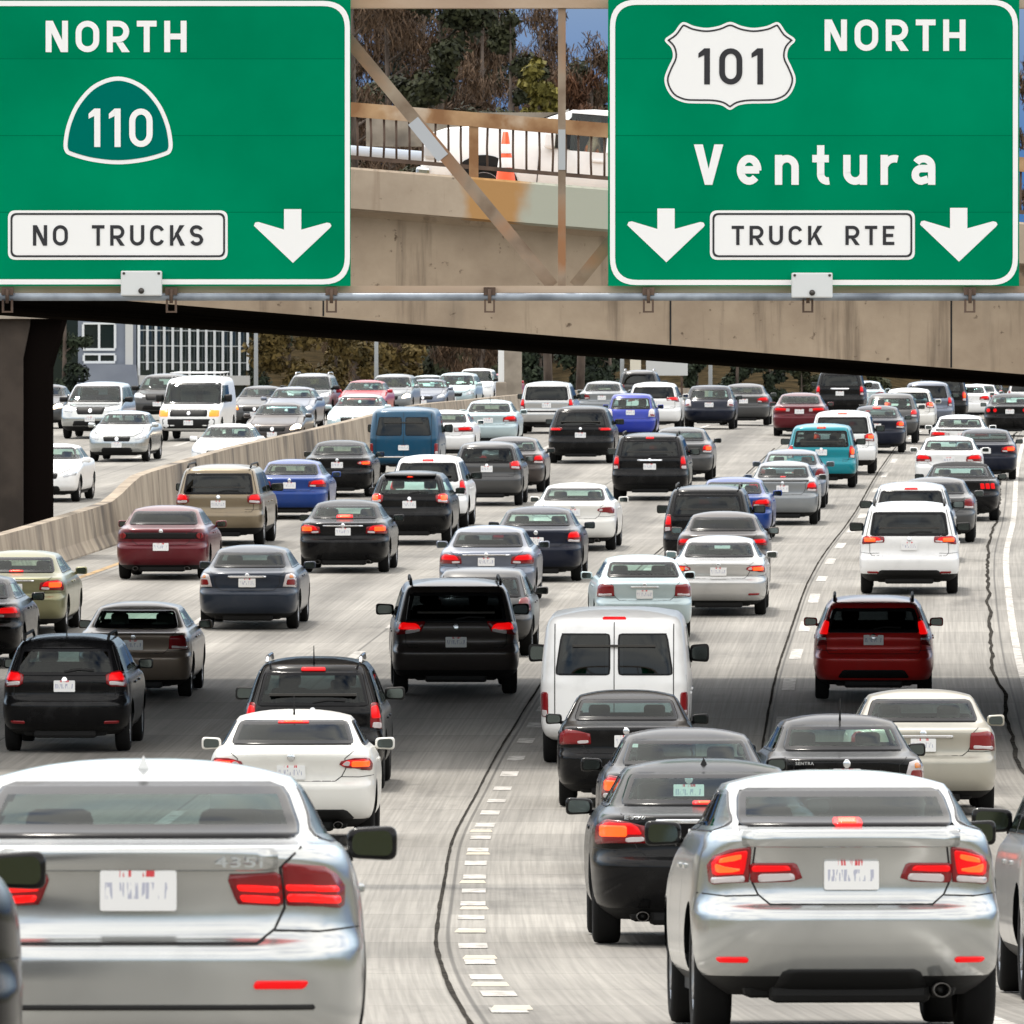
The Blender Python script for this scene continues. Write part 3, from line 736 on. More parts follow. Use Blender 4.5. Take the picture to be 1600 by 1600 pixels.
# ------------------------------------------------------------------ sign gantry
GZ = 45.0 * K
def P2(x, y, d=0.0): return (px(x, GZ), GZ + d, up(y, GZ))
def gantry():
    g = thing('sign_gantry', 'rusty steel truss gantry carrying the two green signs', 'gantry')
    xl, xr_ = -13.2, 14.5
    def hbeam(nm, y0, y1, d0, d1, mat):
        m = MB(); m.box(xl, xr_, GZ + d0, GZ + d1, up(y1, GZ), up(y0, GZ)); return m.build(nm, mat, g)
    hbeam('top_chord', -28, 12, .10, .40, M['chord'])
    hbeam('bottom_chord', 446.5, 457.5, .06, .36, M['chord'])
    hbeam('chord_flange', 458, 462, .12, .30, M['rust'])
    m = MB(); m.tube([(xl, GZ - .02, up(464, GZ)), (xr_, GZ - .02, up(464, GZ))], .040, 10); m.build('conduit', M['galv'], g)
    for x in (878, 878 - 700, 878 + 700):
        m = MB(); m.box(px(x - 6, GZ), px(x + 6, GZ), GZ + .14, GZ + .22, up(447, GZ), up(11, GZ)); m.build('vertical_post', M['truss'], g)
    for (a, b) in (((505, 14), (864, 446.6)), ((1250, 14), (898, 446.6)), ((505, 14), (160, 446.6)), ((1250, 14), (1600, 446.6))):
        m = MB(); m.beam(P2(*a, .30), P2(*b, .30), .08, .125); m.build('diagonal_brace', M['truss'], g)
        # bare patch where the paint is gone
    m = MB(); a, b = Vector(P2(645, 188, .255)), Vector(P2(692, 246, .255)); m.beam(a, b, .012, .128); m.build('paint_patch', flat('pale_bare_steel', (.44, .46, .49), .6), g)
    m = MB(); m.box(px(872.5, GZ), px(883.5, GZ), GZ + .128, GZ + .14, up(265, GZ), up(202, GZ)); m.build('paint_patch', flat('pale_grey_primer', (.42, .44, .46), .6), g)
    for x in (12, 268, 518, 765, 1013, 1262, 1515):
        m = MB(); X = px(x, GZ)
        m.box(X - .06, X + .06, GZ - .075, GZ + .05, up(461, GZ), up(449, GZ))
        m.box(X - .055, X - .035, GZ - .07, GZ + .02, up(486, GZ), up(468.5, GZ)); m.box(X + .035, X + .055, GZ - .07, GZ + .02, up(486, GZ), up(468.5, GZ))
        m.box(X - .055, X + .055, GZ - .07, GZ + .02, up(488.5, GZ), up(486, GZ)); m.tube([(X, GZ - .09, up(452, GZ)), (X, GZ - .09, up(474, GZ))], .018, 6)
        m.build('conduit_clamp', M['rust'], g)
    for X in (-12.9, 14.2):
        for d in (.1, .36):
            m = MB(); m.tube([(X, GZ + d, ground(X, GZ) - .2), (X, GZ + d, up(-28, GZ))], .17, 12); m.build('support_post', M['truss'], g)
gantry()
for x, y, lb in ((222, 443, 'white metal box fixed below the NO TRUCKS sign panel'), (1268, 446, 'white metal box fixed below the TRUCK RTE sign panel')):
    t = thing('junction_box', lb, 'junction box', P2(x, y, -.16), group='white boxes on the gantry')
    m = MB(); m.bbox(-.205, .205, -.06, .12, -.125, .125, .012); m.build('case', flat('weathered_white_steel', (.66, .68, .68), .45), t)
    m = MB()
    for sx in (-.175, .175): m.tube([(sx, -.068, .10), (sx, -.058, .10)], .014, 8)
    m.tube([(0, -.075, -.075), (0, -.05, -.075)], .03, 10); m.build('bolts', M['darkmetal'], t)

def sign_green():
    m, n, l, b = new_mat('reflective_green_sheet'); setp(b, rough=.6, spec=.0)
    g = n.new('ShaderNodeNewGeometry'); sp = n.new('ShaderNodeSeparateXYZ'); l.new(g.outputs['Position'], sp.inputs[0])
    no = n.new('ShaderNodeTexNoise'); no.inputs['Scale'].default_value = .7; no.inputs['Detail'].default_value = 6; l.new(g.outputs['Position'], no.inputs['Vector'])
    dv = n.new('ShaderNodeMath'); dv.operation = 'DIVIDE'; dv.inputs[1].default_value = .77; l.new(sp.outputs['Z'], dv.inputs[0])
    fl = n.new('ShaderNodeMath'); fl.operation = 'FLOOR'; l.new(dv.outputs[0], fl.inputs[0])
    wn_ = n.new('ShaderNodeTexWhiteNoise'); wn_.noise_dimensions = '1D'; l.new(fl.outputs[0], wn_.inputs['W'])
    ad = n.new('ShaderNodeMath'); ad.operation = 'MULTIPLY_ADD'; l.new(wn_.outputs['Value'], ad.inputs[0]); ad.inputs[1].default_value = .35; l.new(no.outputs['Fac'], ad.inputs[2])
    ra = n.new('ShaderNodeValToRGB'); ra.color_ramp.elements[0].position = .35; ra.color_ramp.elements[0].color = (.0, .170, .075, 1)
    ra.color_ramp.elements[1].position = .95; ra.color_ramp.elements[1].color = (.0, .255, .118, 1)
    l.new(ad.outputs[0], ra.inputs['Fac'])
    fr = n.new('ShaderNodeMath'); fr.operation = 'FRACT'; l.new(dv.outputs[0], fr.inputs[0])
    lt = n.new('ShaderNodeMath'); lt.operation = 'LESS_THAN'; lt.inputs[1].default_value = .012; l.new(fr.outputs[0], lt.inputs[0])
    mx = n.new('ShaderNodeMixRGB'); mx.inputs['Color2'].default_value = (.0, .145, .065, 1); l.new(lt.outputs[0], mx.inputs['Fac']); l.new(ra.outputs['Color'], mx.inputs['Color1'])
    l.new(mx.outputs['Color'], b.inputs['Base Color']); return m
M['green'] = sign_green()
M['signwhite'] = flat('reflective_white_sheet', (.88, .88, .87), .5, spec=.2)
M['signblack'] = flat('black_sign_letters', (.012, .012, .016), .5)
M['signteal'] = flat('shield_green_sheet', (.0, .150, .115), .6, spec=0.0)

def SP(pts): return [(px(x, GZ), up(y, GZ)) for x, y in pts]
def rrect(x0, y0, x1, y1, r): return fillet([(x0, y0), (x1, y0), (x1, y1), (x0, y1)], r, 8)
def plate_at(name, poly_px, depth, mat, parent, th=.004):
    bm = bmesh.new(); pts = SP(poly_px)
    vs = [bm.verts.new((x, GZ - depth - th, z)) for x, z in pts]
    f = bm.faces.new(vs)
    if f.normal.y > 0 or True: f.normal_update()
    if f.normal.y > 0: bmesh.ops.reverse_faces(bm, faces=[f])
    bmesh.ops.triangulate(bm, faces=bm.faces[:])
    me = bpy.data.meshes.new(name); bm.to_mesh(me); bm.free(); me.materials.append(mat)
    return obj(name, me, parent)
def ring_at(name, outer, inner, depth, mat, parent):
    o, i = SP(outer), SP(inner); n = len(o)
    V = [(x, GZ - depth, z) for x, z in o] + [(x, GZ - depth, z) for x, z in i]
    return obj(name, mesh_from(name, V, [(k, (k + 1) % n, n + (k + 1) % n, n + k) for k in range(n)], [mat]), parent)
def letters(name, body, x0, x1, ytop, ybase, depth, mat, parent, t=.17, gap=.2):
    o = sign_text(name, body, (x1 - x0) * GZ / F, (ybase - ytop) * GZ / F, t, gap, mat, parent)
    o.location = (px((x0 + x1) / 2, GZ), GZ - depth, up(ybase, GZ)); return o
def crom(pts, n=6):
    out = []; N = len(pts)
    for i in range(N):
        p0, p1, p2, p3 = [np.array(pts[(i + k) % N], float) for k in (-1, 0, 1, 2)]
        for k in range(n):
            t = k / n
            out.append(tuple(.5 * (2 * p1 + (p2 - p0) * t + (2 * p0 - 5 * p1 + 4 * p2 - p3) * t * t + (3 * p1 - p0 - 3 * p2 + p3) * t ** 3)))
    return out
def inset(poly, d):
    """move an outline inwards by d"""
    out = []; N = len(poly); A = sum(poly[i - 1][0] * poly[i][1] - poly[i][0] * poly[i - 1][1] for i in range(N)); s = 1 if A > 0 else -1
    for i in range(N):
        a, c = Vector(poly[i - 1]), Vector(poly[(i + 1) % N]); t = (c - a)
        if t.length < 1e-6: out.append(poly[i]); continue
        t.normalize(); out.append((poly[i][0] - t.y * d * s, poly[i][1] + t.x * d * s))
    return out
ARROW = [(-61, 26), (-59, 21), (-54, 20), (-14, 32), (-14, 0), (13, 0), (13, 32), (53, 21), (58, 22), (60, 26), (58, 29), (0, 84)]
def sign(name, label, x0, x1, y0, y1):
    s = thing(name, label, 'road sign')
    m = MB(); m.box(px(x0, GZ), px(x1, GZ), GZ - .05, GZ, up(y1, GZ), up(y0, GZ)); m.build('panel', M['green'], s)
    return s
D0 = .054
L1 = sign('highway_sign', 'left green sign reading NORTH 110, NO TRUCKS with one arrow', -330, 548, -8, 447)
ring_at('border', rrect(-322, 2, 547, 444.5, 42), rrect(-314, 10, 539, 436.5, 35), D0, M['signwhite'], L1)
letters('lettering', 'NORTH', 72, 292, 33, 82, D0, M['signwhite'], L1, .185, .24)
sh = crom([(185, 120), (222, 132), (249, 160), (264, 192), (270, 222), (268, 237), (258, 244), (225, 253), (185, 257), (145, 253), (112, 244), (102, 237), (100, 222), (106, 192), (121, 160), (148, 132)])
q = plate_at('route_shield', sh, D0, M['signwhite'], L1, 0)
plate_at('shield_face', inset(sh, 6.5), D0 + .004, M['signteal'], q, 0)
letters('route_number', '110', 139, 239, 170, 230, D0 + .008, M['signwhite'], q, .155, .22)
def plaque(parent, x0, y0, x1, y1, body, tx0, tx1, ty0, ty1, space):
    p = plate_at('plaque', rrect(x0, y0, x1, y1, 12), D0, M['signwhite'], parent, 0)
    ring_at('plaque_line', rrect(x0 + 4, y0 + 4, x1 - 4, y1 - 4, 10), rrect(x0 + 7, y0 + 7, x1 - 7, y1 - 7, 8), D0 + .004, M['signblack'], p)
    letters('lettering', body, tx0, tx1, ty0, ty1, D0 + .004, M['signblack'], p, .165, .28)
plaque(L1, 13, 329, 356, 406, 'NO TRUCKS', 52, 318, 352, 384, 1.15)
plate_at('arrow', [(458 + a, 327 + b) for a, b in ARROW], D0, M['signwhite'], L1, 0)
R1 = sign('highway_sign', 'right green sign reading 101 NORTH Ventura, TRUCK RTE with two arrows', 950, 1592, -8, 447)
ring_at('border', rrect(953, 0, 1594 - 4, 445.5, 42), rrect(961, 8, 1582, 437.5, 35), D0, M['signwhite'], R1)
U = [(325, 84), (368, 98), (415, 105), (460, 98), (503, 83), (546, 98), (592, 105), (640, 98), (682, 84), (712, 122), (746, 150), (722, 180), (716, 214), (732, 250), (747, 292), (740, 330), (715, 365), (672, 384), (625, 387), (570, 388), (532, 395), (502, 411)]
U = [(x / 2.388 + 930, y / 2.388) for x, y in U]
U += [(2 * 1140.4 - x, y) for x, y in U[-2:8:-1]]
US = crom(U, 4)
q = plate_at('route_shield', US, D0, M['signwhite'], R1, 0)
ring_at('shield_line', inset(US, 4.0), inset(US, 6.6), D0 + .004, M['signblack'], q)
letters('route_number', '101', 1091, 1192, 76, 132.5, D0 + .004, M['signblack'], q, .15, .24)
letters('lettering', 'NORTH', 1288, 1508, 31, 80, D0, M['signwhite'], R1, .185, .24)
letters('lettering', 'Ventura', 1084, 1461, 226, 289, D0, M['signwhite'], R1, .185, .34)
plaque(R1, 1109, 329, 1429, 406, 'TRUCK RTE', 1143, 1397, 353, 383, 1.15)
plate_at('arrow', [(1041 + a, 326 + b) for a, b in ARROW], D0, M['signwhite'], R1, 0)
plate_at('arrow', [(1498 + a, 325 + b) for a, b in ARROW], D0, M['signwhite'], R1, 0)

# ------------------------------------------------------------------ trees
def leafmat(name, c1, c2):
    m, n, l, b = new_mat(name); setp(b, rough=.75, spec=.2)
    g = n.new('ShaderNodeNewGeometry'); no = n.new('ShaderNodeTexNoise'); no.inputs['Scale'].default_value = .55; no.inputs['Detail'].default_value = 5
    l.new(g.outputs['Position'], no.inputs['Vector'])
    ad = n.new('ShaderNodeMath'); ad.operation = 'MULTIPLY_ADD'; l.new(g.outputs['Random Per Island'], ad.inputs[0]); ad.inputs[1].default_value = .45; l.new(no.outputs['Fac'], ad.inputs[2])
    ra = n.new('ShaderNodeValToRGB'); ra.color_ramp.elements[0].position = .45; ra.color_ramp.elements[0].color = (*c1, 1); ra.color_ramp.elements[1].position = .95; ra.color_ramp.elements[1].color = (*c2, 1)
    l.new(ad.outputs[0], ra.inputs['Fac']); l.new(ra.outputs['Color'], b.inputs['Base Color']); return m
LEAF = dict(olive=leafmat('olive_brown_leaves', (.045, .035, .012), (.150, .105, .033)), dark=leafmat('dark_evergreen_leaves', (.008, .013, .009), (.030, .042, .022)),
            brown=leafmat('dry_brown_twigs', (.034, .021, .013), (.135, .085, .052)), mid=leafmat('mid_green_leaves', (.013, .016, .009), (.046, .050, .022)),
            yellow=leafmat('yellow_green_leaves', (.07, .065, .015), (.20, .17, .035)), rust=leafmat('rust_brown_leaves', (.045, .022, .012), (.13, .06, .03)))
M['bark'] = noisy('bark', (.05, .036, .028), (.13, .10, .08), 3, .95, 6, .4, (1, 1, .3))

def tree(name, label, x, Z, h, wid, kind, seed, base=.25, dens=1.0, leaf=.22, group='trees beyond the overpass', tall=1.0, gnd=None):
    Z *= K; rnd = random.Random(seed); X = px(x, Z)
    g = (ground(min(max(X, -60), 60), Z) - .3) if gnd is None else gnd
    t = thing(name, label, 'tree', (X, Z, g), group=group)
    tr_ = MB(); r0 = .010 * h + .05
    lean = rnd.uniform(-.04, .04) * h
    tr_.tube([(0, 0, 0), (lean * .3, 0, h * .3), (lean * .7, 0, h * .62), (lean, 0, h * .92)], [r0, r0 * .8, r0 * .5, r0 * .12], 8)
    cl = []
    nl = int(9 + h * .5)
    for k in range(nl):
        z0 = h * (base + (.9 - base) * (k + .5) / nl); a = rnd.uniform(0, 2 * PI)
        f = max(.15, math.sin(PI * min(max((z0 / h - base) / (1.02 - base), .05), .95)) ** .7)
        ln = wid / 2 * f * rnd.uniform(.55, 1.05); e = (math.cos(a) * ln + lean * z0 / h, math.sin(a) * ln, min(z0 + ln * rnd.uniform(.2, .6), h))
        s = (lean * z0 / h, 0, z0); mid_ = ((s[0] + e[0]) / 2, (s[1] + e[1]) / 2, (s[2] + e[2]) / 2 + .06 * ln)
        tr_.tube([s, mid_, e], [r0 * .3, r0 * .18, r0 * .05], 5, False)
        for q in (.45, .75, 1.0): cl.append((s[0] + (e[0] - s[0]) * q, s[1] + (e[1] - s[1]) * q, s[2] + (e[2] - s[2]) * q + rnd.uniform(-.2, .3), wid * rnd.uniform(.10, .19)))
    cl.append((lean, 0, h * .93, wid * .14))
    tr_.build('trunk', M['bark'], t)
    V = []; Fc = []
    per = max(14, int(dens * (3600 if h < 12 else 5200) / len(cl)))
    for (cx, cy, cz, cr) in cl:
        for _ in range(per):
            u = Vector((rnd.gauss(0, 1), rnd.gauss(0, 1), rnd.gauss(0, 1))); u.normalize(); d = cr * (rnd.random() ** .45)
            c = Vector((cx, cy, cz)) + Vector((u.x * d, u.y * d, u.z * d * .8 * tall))
            s = leaf * rnd.uniform(.5, 1.3)
            nrm = (u + Vector((rnd.uniform(-.8, .8), rnd.uniform(-.8, .8), rnd.uniform(-.3, 1.0)))).normalized()
            a = nrm.orthogonal().normalized(); a.rotate(Matrix.Rotation(rnd.uniform(0, 6.28), 3, nrm)); b = nrm.cross(a)
            k = len(V)
            if kind in ('brown', 'rust'): a = a * .22; b = (b + Vector((0, 0, 1.1))) * .9
            else: a = a * .55
            V += [c - a * s - b * s, c + a * s * .8 - b * s * .6, c + a * s * .5 + b * s, c - a * s * .7 + b * s * .7]
            Fc.append((k, k + 1, k + 2, k + 3))
    obj('crown', mesh_from('crown', V, Fc, [LEAF[kind]]), t)

T_ = [
 ('bush_tree', 'round olive brown tree left of the first lamp post', 455, 228, 6.0, 4.6, 'olive', 1, .12, 1.6),
 ('bush_tree', 'olive brown tree at the middle of the far roadside clump', 522, 236, 6.3, 4.8, 'olive', 2, .10, 1.6),
 ('bush_tree', 'yellowish olive tree by the second lamp post', 575, 230, 5.6, 3.6, 'olive', 3, .10, 1.5),
 ('bush_tree', 'olive brown tree at the right end of the roadside clump', 636, 234, 5.4, 3.8, 'olive', 4, .10, 1.6),
 ('evergreen_tree', 'dark green tree squeezed between pier and grey building', 100, 215, 8.0, 3.0, 'dark', 5, .06, 1.6),
 ('evergreen_tree', 'dark tree behind the white grid windows and lamp post', 402, 262, 8.5, 4.0, 'dark', 6, .12, 1.4),
 ('bare_tree', 'tall brown bare tree filling the gap beside the left sign', 560, 270, 30, 9, 'brown', 7, .04, 2.6),
 ('bare_tree', 'dense dark brown tree above the rusty rail, second from the left sign', 618, 285, 31, 10, 'brown', 8, .04, 2.8),
 ('evergreen_tree', 'dark green tall tree rising above the pickup hood', 690, 262, 29, 7.5, 'mid', 9, .05, 2.6),
 ('bare_tree', 'brown bare tree right of the dark green tall tree', 750, 290, 29, 7.5, 'brown', 10, .04, 2.0),
 ('evergreen_tree', 'slim green tree before the patch of blue sky', 800, 275, 25.5, 4.6, 'mid', 11, .05, 1.6),
 ('bare_tree', 'thin bare tree with sky showing through, left of the gantry post', 846, 295, 28, 8, 'brown', 12, .04, 1.15),
 ('bare_tree', 'thin bare tree beside the right sign edge', 935, 300, 26, 7.5, 'brown', 13, .04, 1.1),
 ('bush_tree', 'yellow green bush above the pickup windshield', 858, 210, 17.5, 2.4, 'yellow', 14, .62, 1.0),
 ('bush_tree', 'rust brown shrub above the pickup cab', 905, 214, 17.0, 3.6, 'rust', 15, .45, 1.4),
 ('evergreen_tree', 'blackish green tree right of the concrete pillar', 845, 240, 7.0, 4.0, 'dark', 16, .05, 1.9),
 ('evergreen_tree', 'blackish green tree behind the silver off-roader', 905, 246, 7.4, 4.4, 'dark', 17, .04, 1.9),
 ('evergreen_tree', 'dark green tree left of the pale cream post', 955, 240, 6.6, 3.6, 'dark', 18, .04, 1.9),
 ('evergreen_tree', 'dark green tree between the pale sign panel and lamp post', 1088, 248, 6.2, 2.2, 'dark', 19, .04, 1.5),
 ('evergreen_tree', 'black looking tree right of the third lamp post', 1150, 244, 5.8, 3.4, 'dark', 20, .03, 2.0),
 ('evergreen_tree', 'black looking tree at the right end of the far row', 1204, 250, 5.0, 2.8, 'dark', 21, .03, 1.8),
 ('bare_tree', 'brown bare tree behind the olive clump and pillar', 706, 250, 9.5, 4.2, 'brown', 22, .10, 1.9),
 ('bare_tree', 'brown bare tree directly left of the concrete pillar', 750, 256, 9.5, 4.0, 'brown', 23, .10, 1.9),
 ('bare_tree', 'brown tree seen at the right edge beyond the right sign', 1604, 300, 25, 6.0, 'brown', 24, .10, 1.5),
 ('bush_tree', 'low green bush on the bank behind the maroon sedan', 1253, 268, 2.7, 2.4, 'mid', 25, .05, 1.0),
 ('bush_tree', 'low green bush on the bank right of the black pickup-sized SUV', 1368, 272, 2.5, 2.0, 'mid', 26, .05, 1.0),
]
for (nm, lb, x, Z, h, w, kd, sd_, bs, dn) in T_:
    tree(nm, lb, x, Z, h, w, kd, sd_, bs, dn, leaf=.15 if h < 12 else .22)

FAR_LABELS = ['brown back row tree touching the left sign edge', 'blackish back row tree above the left diagonal brace', 'brown back row tree above the middle of the left railing', 'reddish brown back row tree above the pickup nose', 'brown back row tree above the railing post', 'blackish back row tree above the pickup front wheel',
    'brown back row tree over the traffic cone', 'thin brown back row tree left of the gantry post', 'short brown back row tree behind the gantry post', 'short green back row tree right of the gantry post', 'brown back row tree by the right sign', 'low green back row tree behind the railing at the left', 'low brown back row tree behind the pickup nose', 'low blackish back row tree above the pickup wheel', 'low brown back row tree above the pickup windshield', 'low brown back row tree above the pickup cab']
for k, (x, Z, h, w, kd) in enumerate(((548, 300, 33, 9, 'brown'), (590, 310, 34, 9, 'dark'), (640, 305, 33, 9, 'brown'), (665, 318, 35, 9, 'rust'), (715, 312, 33, 8, 'brown'), (735, 320, 33, 8, 'dark'),
                                     (775, 325, 30, 7, 'brown'), (825, 330, 33, 9, 'brown'), (872, 325, 27, 9, 'brown'), (900, 335, 27, 9, 'mid'), (955, 330, 29, 7, 'brown'), (600, 292, 22, 8, 'mid'), (680, 298, 20, 8, 'brown'), (760, 300, 19, 7, 'dark'), (830, 305, 17, 7, 'brown'), (930, 305, 18, 8, 'brown'))):
    tree('bare_tree' if kd in ('brown', 'rust') else 'evergreen_tree', FAR_LABELS[k], x, Z, h, w, kd, 60 + k, .03, 2.6, leaf=.22, group='back row of trees above the overpass')

# ------------------------------------------------------------------ far buildings and posts
def building():
    t = thing('office_building', 'grey blue building with white framed windows beyond the oncoming traffic', 'building')
    Z = 232.0 * K; blue = noisy('grey_blue_render', (.17, .19, .235), (.22, .245, .29), .6, .8); wh = flat('white_window_frames', (.72, .74, .74), .5)
    gl = flat('dark_office_glass', (.012, .02, .02), .08); g0 = ground(-20, Z) - .3
    x0, x1 = px(122, Z), px(213, Z)
    m = MB(); m.box(x0, x1, Z, Z + 14, g0, up(440, Z)); m.build('wall', blue, t)
    def win(xa, xb, ya, yb, mull, rows):
        f = MB(); X0, X1 = px(xa, Z), px(xb, Z); z1, z0 = up(ya, Z), up(yb, Z)
        b = .10
        f.box(X0, X1, Z - .14, Z + .02, z0, z0 + b * 1.3); f.box(X0, X1, Z - .14, Z + .02, z1 - b, z1)
        n = mull + 1
        for k in range(n + 1):
            X = X0 + (X1 - X0) * k / n; f.box(X - b * .6, X + b * .6, Z - .13, Z + .02, z0 + b * 1.3, z1 - b)
        w = f.build('window', wh, t)
        p = MB(); p.box(X0 + .03, X1 - .03, Z - .05, Z - .01, z0 + .05, z1 - .05); p.build('pane', gl, w)
    win(130, 180, 504, 548, 1, 1); win(131, 180, 552, 568, 1, 1)
    m = MB(); m.prism([(px(119, Z), up(604, Z)), (px(217, Z), up(604, Z)), (px(213, Z), up(570, Z)), (px(127, Z), up(568, Z))], Z - 1.6, Z - .15); m.build('canopy', blue, t)
    m = MB(); m.box(px(196, Z), px(208, Z), Z - .16, Z - .001, g0, up(445, Z)); m.build('pilaster', flat('off_white_render', (.55, .55, .53), .7), t)
    # receding glazed wing
    a = Vector((px(215, Z), Z, 0)); b = Vector((px(385, Z + 9), Z + 9, 0)); d = (b - a).normalized(); nrm = Vector((d.y, -d.x, 0)); L = (b - a).length
    def q(s, off, z): v = a + d * s + nrm * off; return (v.x, v.y, z)
    zt, zb = up(440, Z), g0
    m = MB(); m.add([q(0, 0, zb), q(L, 0, zb), q(L, 0, zt), q(0, 0, zt), q(0, -9, zb), q(L, -9, zb), q(L, -9, zt), q(0, -9, zt)], [(0, 1, 2, 3), (5, 4, 7, 6), (1, 5, 6, 2), (4, 0, 3, 7), (3, 2, 6, 7)])
    m.build('glazed_wing', gl, t)
    n = 13
    for k in range(n + 1):
        s = L * k / n; top = up(500 + (2 if k % 3 else -6), Z); bot = up(592 - (14 if k % 3 == 1 else 4), Z)
        m = MB(); m.beam(q(s, .08, bot), q(s, .08, top), .13, .13, (0, 1, 0)); m.build('mullion', wh, t)
    for yy in (516, 540, 566):
        m = MB(); m.beam(q(0, .03, up(yy, Z)), q(L, .03, up(yy, Z)), .06, .06); m.build('transom', flat('grey_transom', (.35, .37, .37), .5), t)
    m = MB(); m.beam(q(-.2, .1, up(594, Z)), q(L, .1, up(594, Z)), .25, .5); m.build('plinth', flat('pale_plinth', (.5, .5, .48), .7), t)
building()

LP = [(400, 222, 520, 'slim grey lamp post in front of the olive trees, leftmost'), (588, 222, 500, 'slim grey lamp post rising from the middle of the olive clump'),
      (972, 226, 520, 'slim blue grey lamp post left of the cream post'), (1110, 228, 520, 'slim grey lamp post right of the pale sign panel')]
for x, Z, y, lb in LP:
    Z *= K; X = px(x, Z); g = ground(X, Z); t = thing('lamp_post', lb, 'lamp post', (X, Z, g), group='lamp posts along the far roadside')
    m = MB(); hh = 10.5; m.tube([(0, 0, -.2), (0, 0, 5), (0, 0, hh)], [.11, .09, .06], 8); m.tube([(0, 0, hh), (.6, 0, hh + .5), (1.8, 0, hh + .6)], .04, 6); m.build('pole', flat('grey_galvanised_pole', (.40, .43, .45), .5), t)
    m = MB(); m.bbox(1.7, 2.4, -.15, .15, hh + .52, hh + .68, .04); m.build('lamp_head', M['trim'], t)
X = px(798, 186 * K); g = ground(X, 186 * K); t = thing('concrete_pillar', 'tall beige concrete pillar standing at the median beyond the overpass', 'pillar', (X, 186 * K, g))
m = MB(); m.bbox(-.46, .46, -.4, .4, -.2, 11, .06); m.build('shaft', M['concrete'], t)
m = MB(); m.box(-6, 6, -.6, .6, 11.002, 12.4); m.build('cross_beam', M['concrete'], t)
X = px(783, 183 * K); g = ground(X, 183 * K); t = thing('white_post', 'narrow white post in front of the beige pillar', 'post', (X, 183 * K, g))
m = MB(); m.bbox(-.12, .12, -.06, .06, -.1, 7.5, .02); m.build('post_shaft', flat('white_painted_steel', (.72, .72, .70), .5), t)
m = MB(); m.bbox(-.22, .22, -.5, -.1, 0, 1.25, .05); m.build('post_base', M['concrete'], t)
X = px(993, 224 * K); t = thing('cream_post', 'broad pale cream post beyond the dark SUV', 'post', (X, 224 * K, ground(X, 224 * K)))
m = MB(); m.bbox(-.27, .27, -.2, .2, -.2, 7, .03); m.build('post_shaft', flat('cream_render', (.60, .56, .46), .7), t)
X = px(1042, 226 * K); t = thing('blank_sign', 'pale blank sign panel on posts behind the white crossover', 'sign', (X, 226 * K, 0))
m = MB(); m.bbox(-1.05, 1.05, -.06, .06, up(587, 226 * K), up(535, 226 * K), .02); m.build('sheet', flat('pale_aluminium_sheet', (.50, .51, .50), .5), t)
for xx in (-.75, .75):
    m = MB(); m.box(xx - .06, xx + .06, .061, .16, ground(X, 226 * K) - .2, up(535, 226 * K)); m.build('leg', M['rust'], t)
# pale buildings and bank at the far right
for i, (x, Z, wd, y, c, lb) in enumerate(((1440, 420, 7, 590, (.50, .46, .42), 'low pale building on the far right skyline, nearest the pillar'), (1530, 440, 9, 594, (.55, .48, .40), 'cream low building on the far right skyline behind the traffic'),
                             (1300, 430, 8, 578, (.45, .38, .32), 'brownish low building behind the black off-roader'))):
    Z *= K; X = px(x, Z); t = thing('low_building', lb, 'building', (X, Z, 0), group='low buildings on the far right skyline')
    g = ground(30, 1020) - .6; zt = up(y, Z)
    m = MB(); m.box(-wd / 2, wd / 2, 0, 8, g, zt); m.build('wall', flat('pale_wall_%d' % i if False else 'pale_render', c, .8), t)
    m = MB(); m.prism([(-wd / 2 - .3, zt + .002), (wd / 2 + .3, zt + .002), (wd / 2 - .8, zt + 1.2), (-wd / 2 + .8, zt + 1.2)], -.3, 8.3); m.build('roof', flat('grey_brown_roof', (.16, .13, .11), .8), t)
    for k in range(4):
        xx = -wd / 2 + wd * (k + .5) / 4; m = MB(); m.box(xx - .4, xx + .4, -.05, -.002, zt - 1.5, zt - .5); m.build('window', M['frit'], t)
# ------------------------------------------------------------------ the car body: stacked rounded outlines
def inside(poly, a, b):
    c = False; j = len(poly) - 1
    for i in range(len(poly)):
        xi, yi = poly[i]; xj, yj = poly[j]
        if (yi > b) != (yj > b) and a < (xj - xi) * (b - yi) / (yj - yi) + xi: c = not c
        j = i
    return c

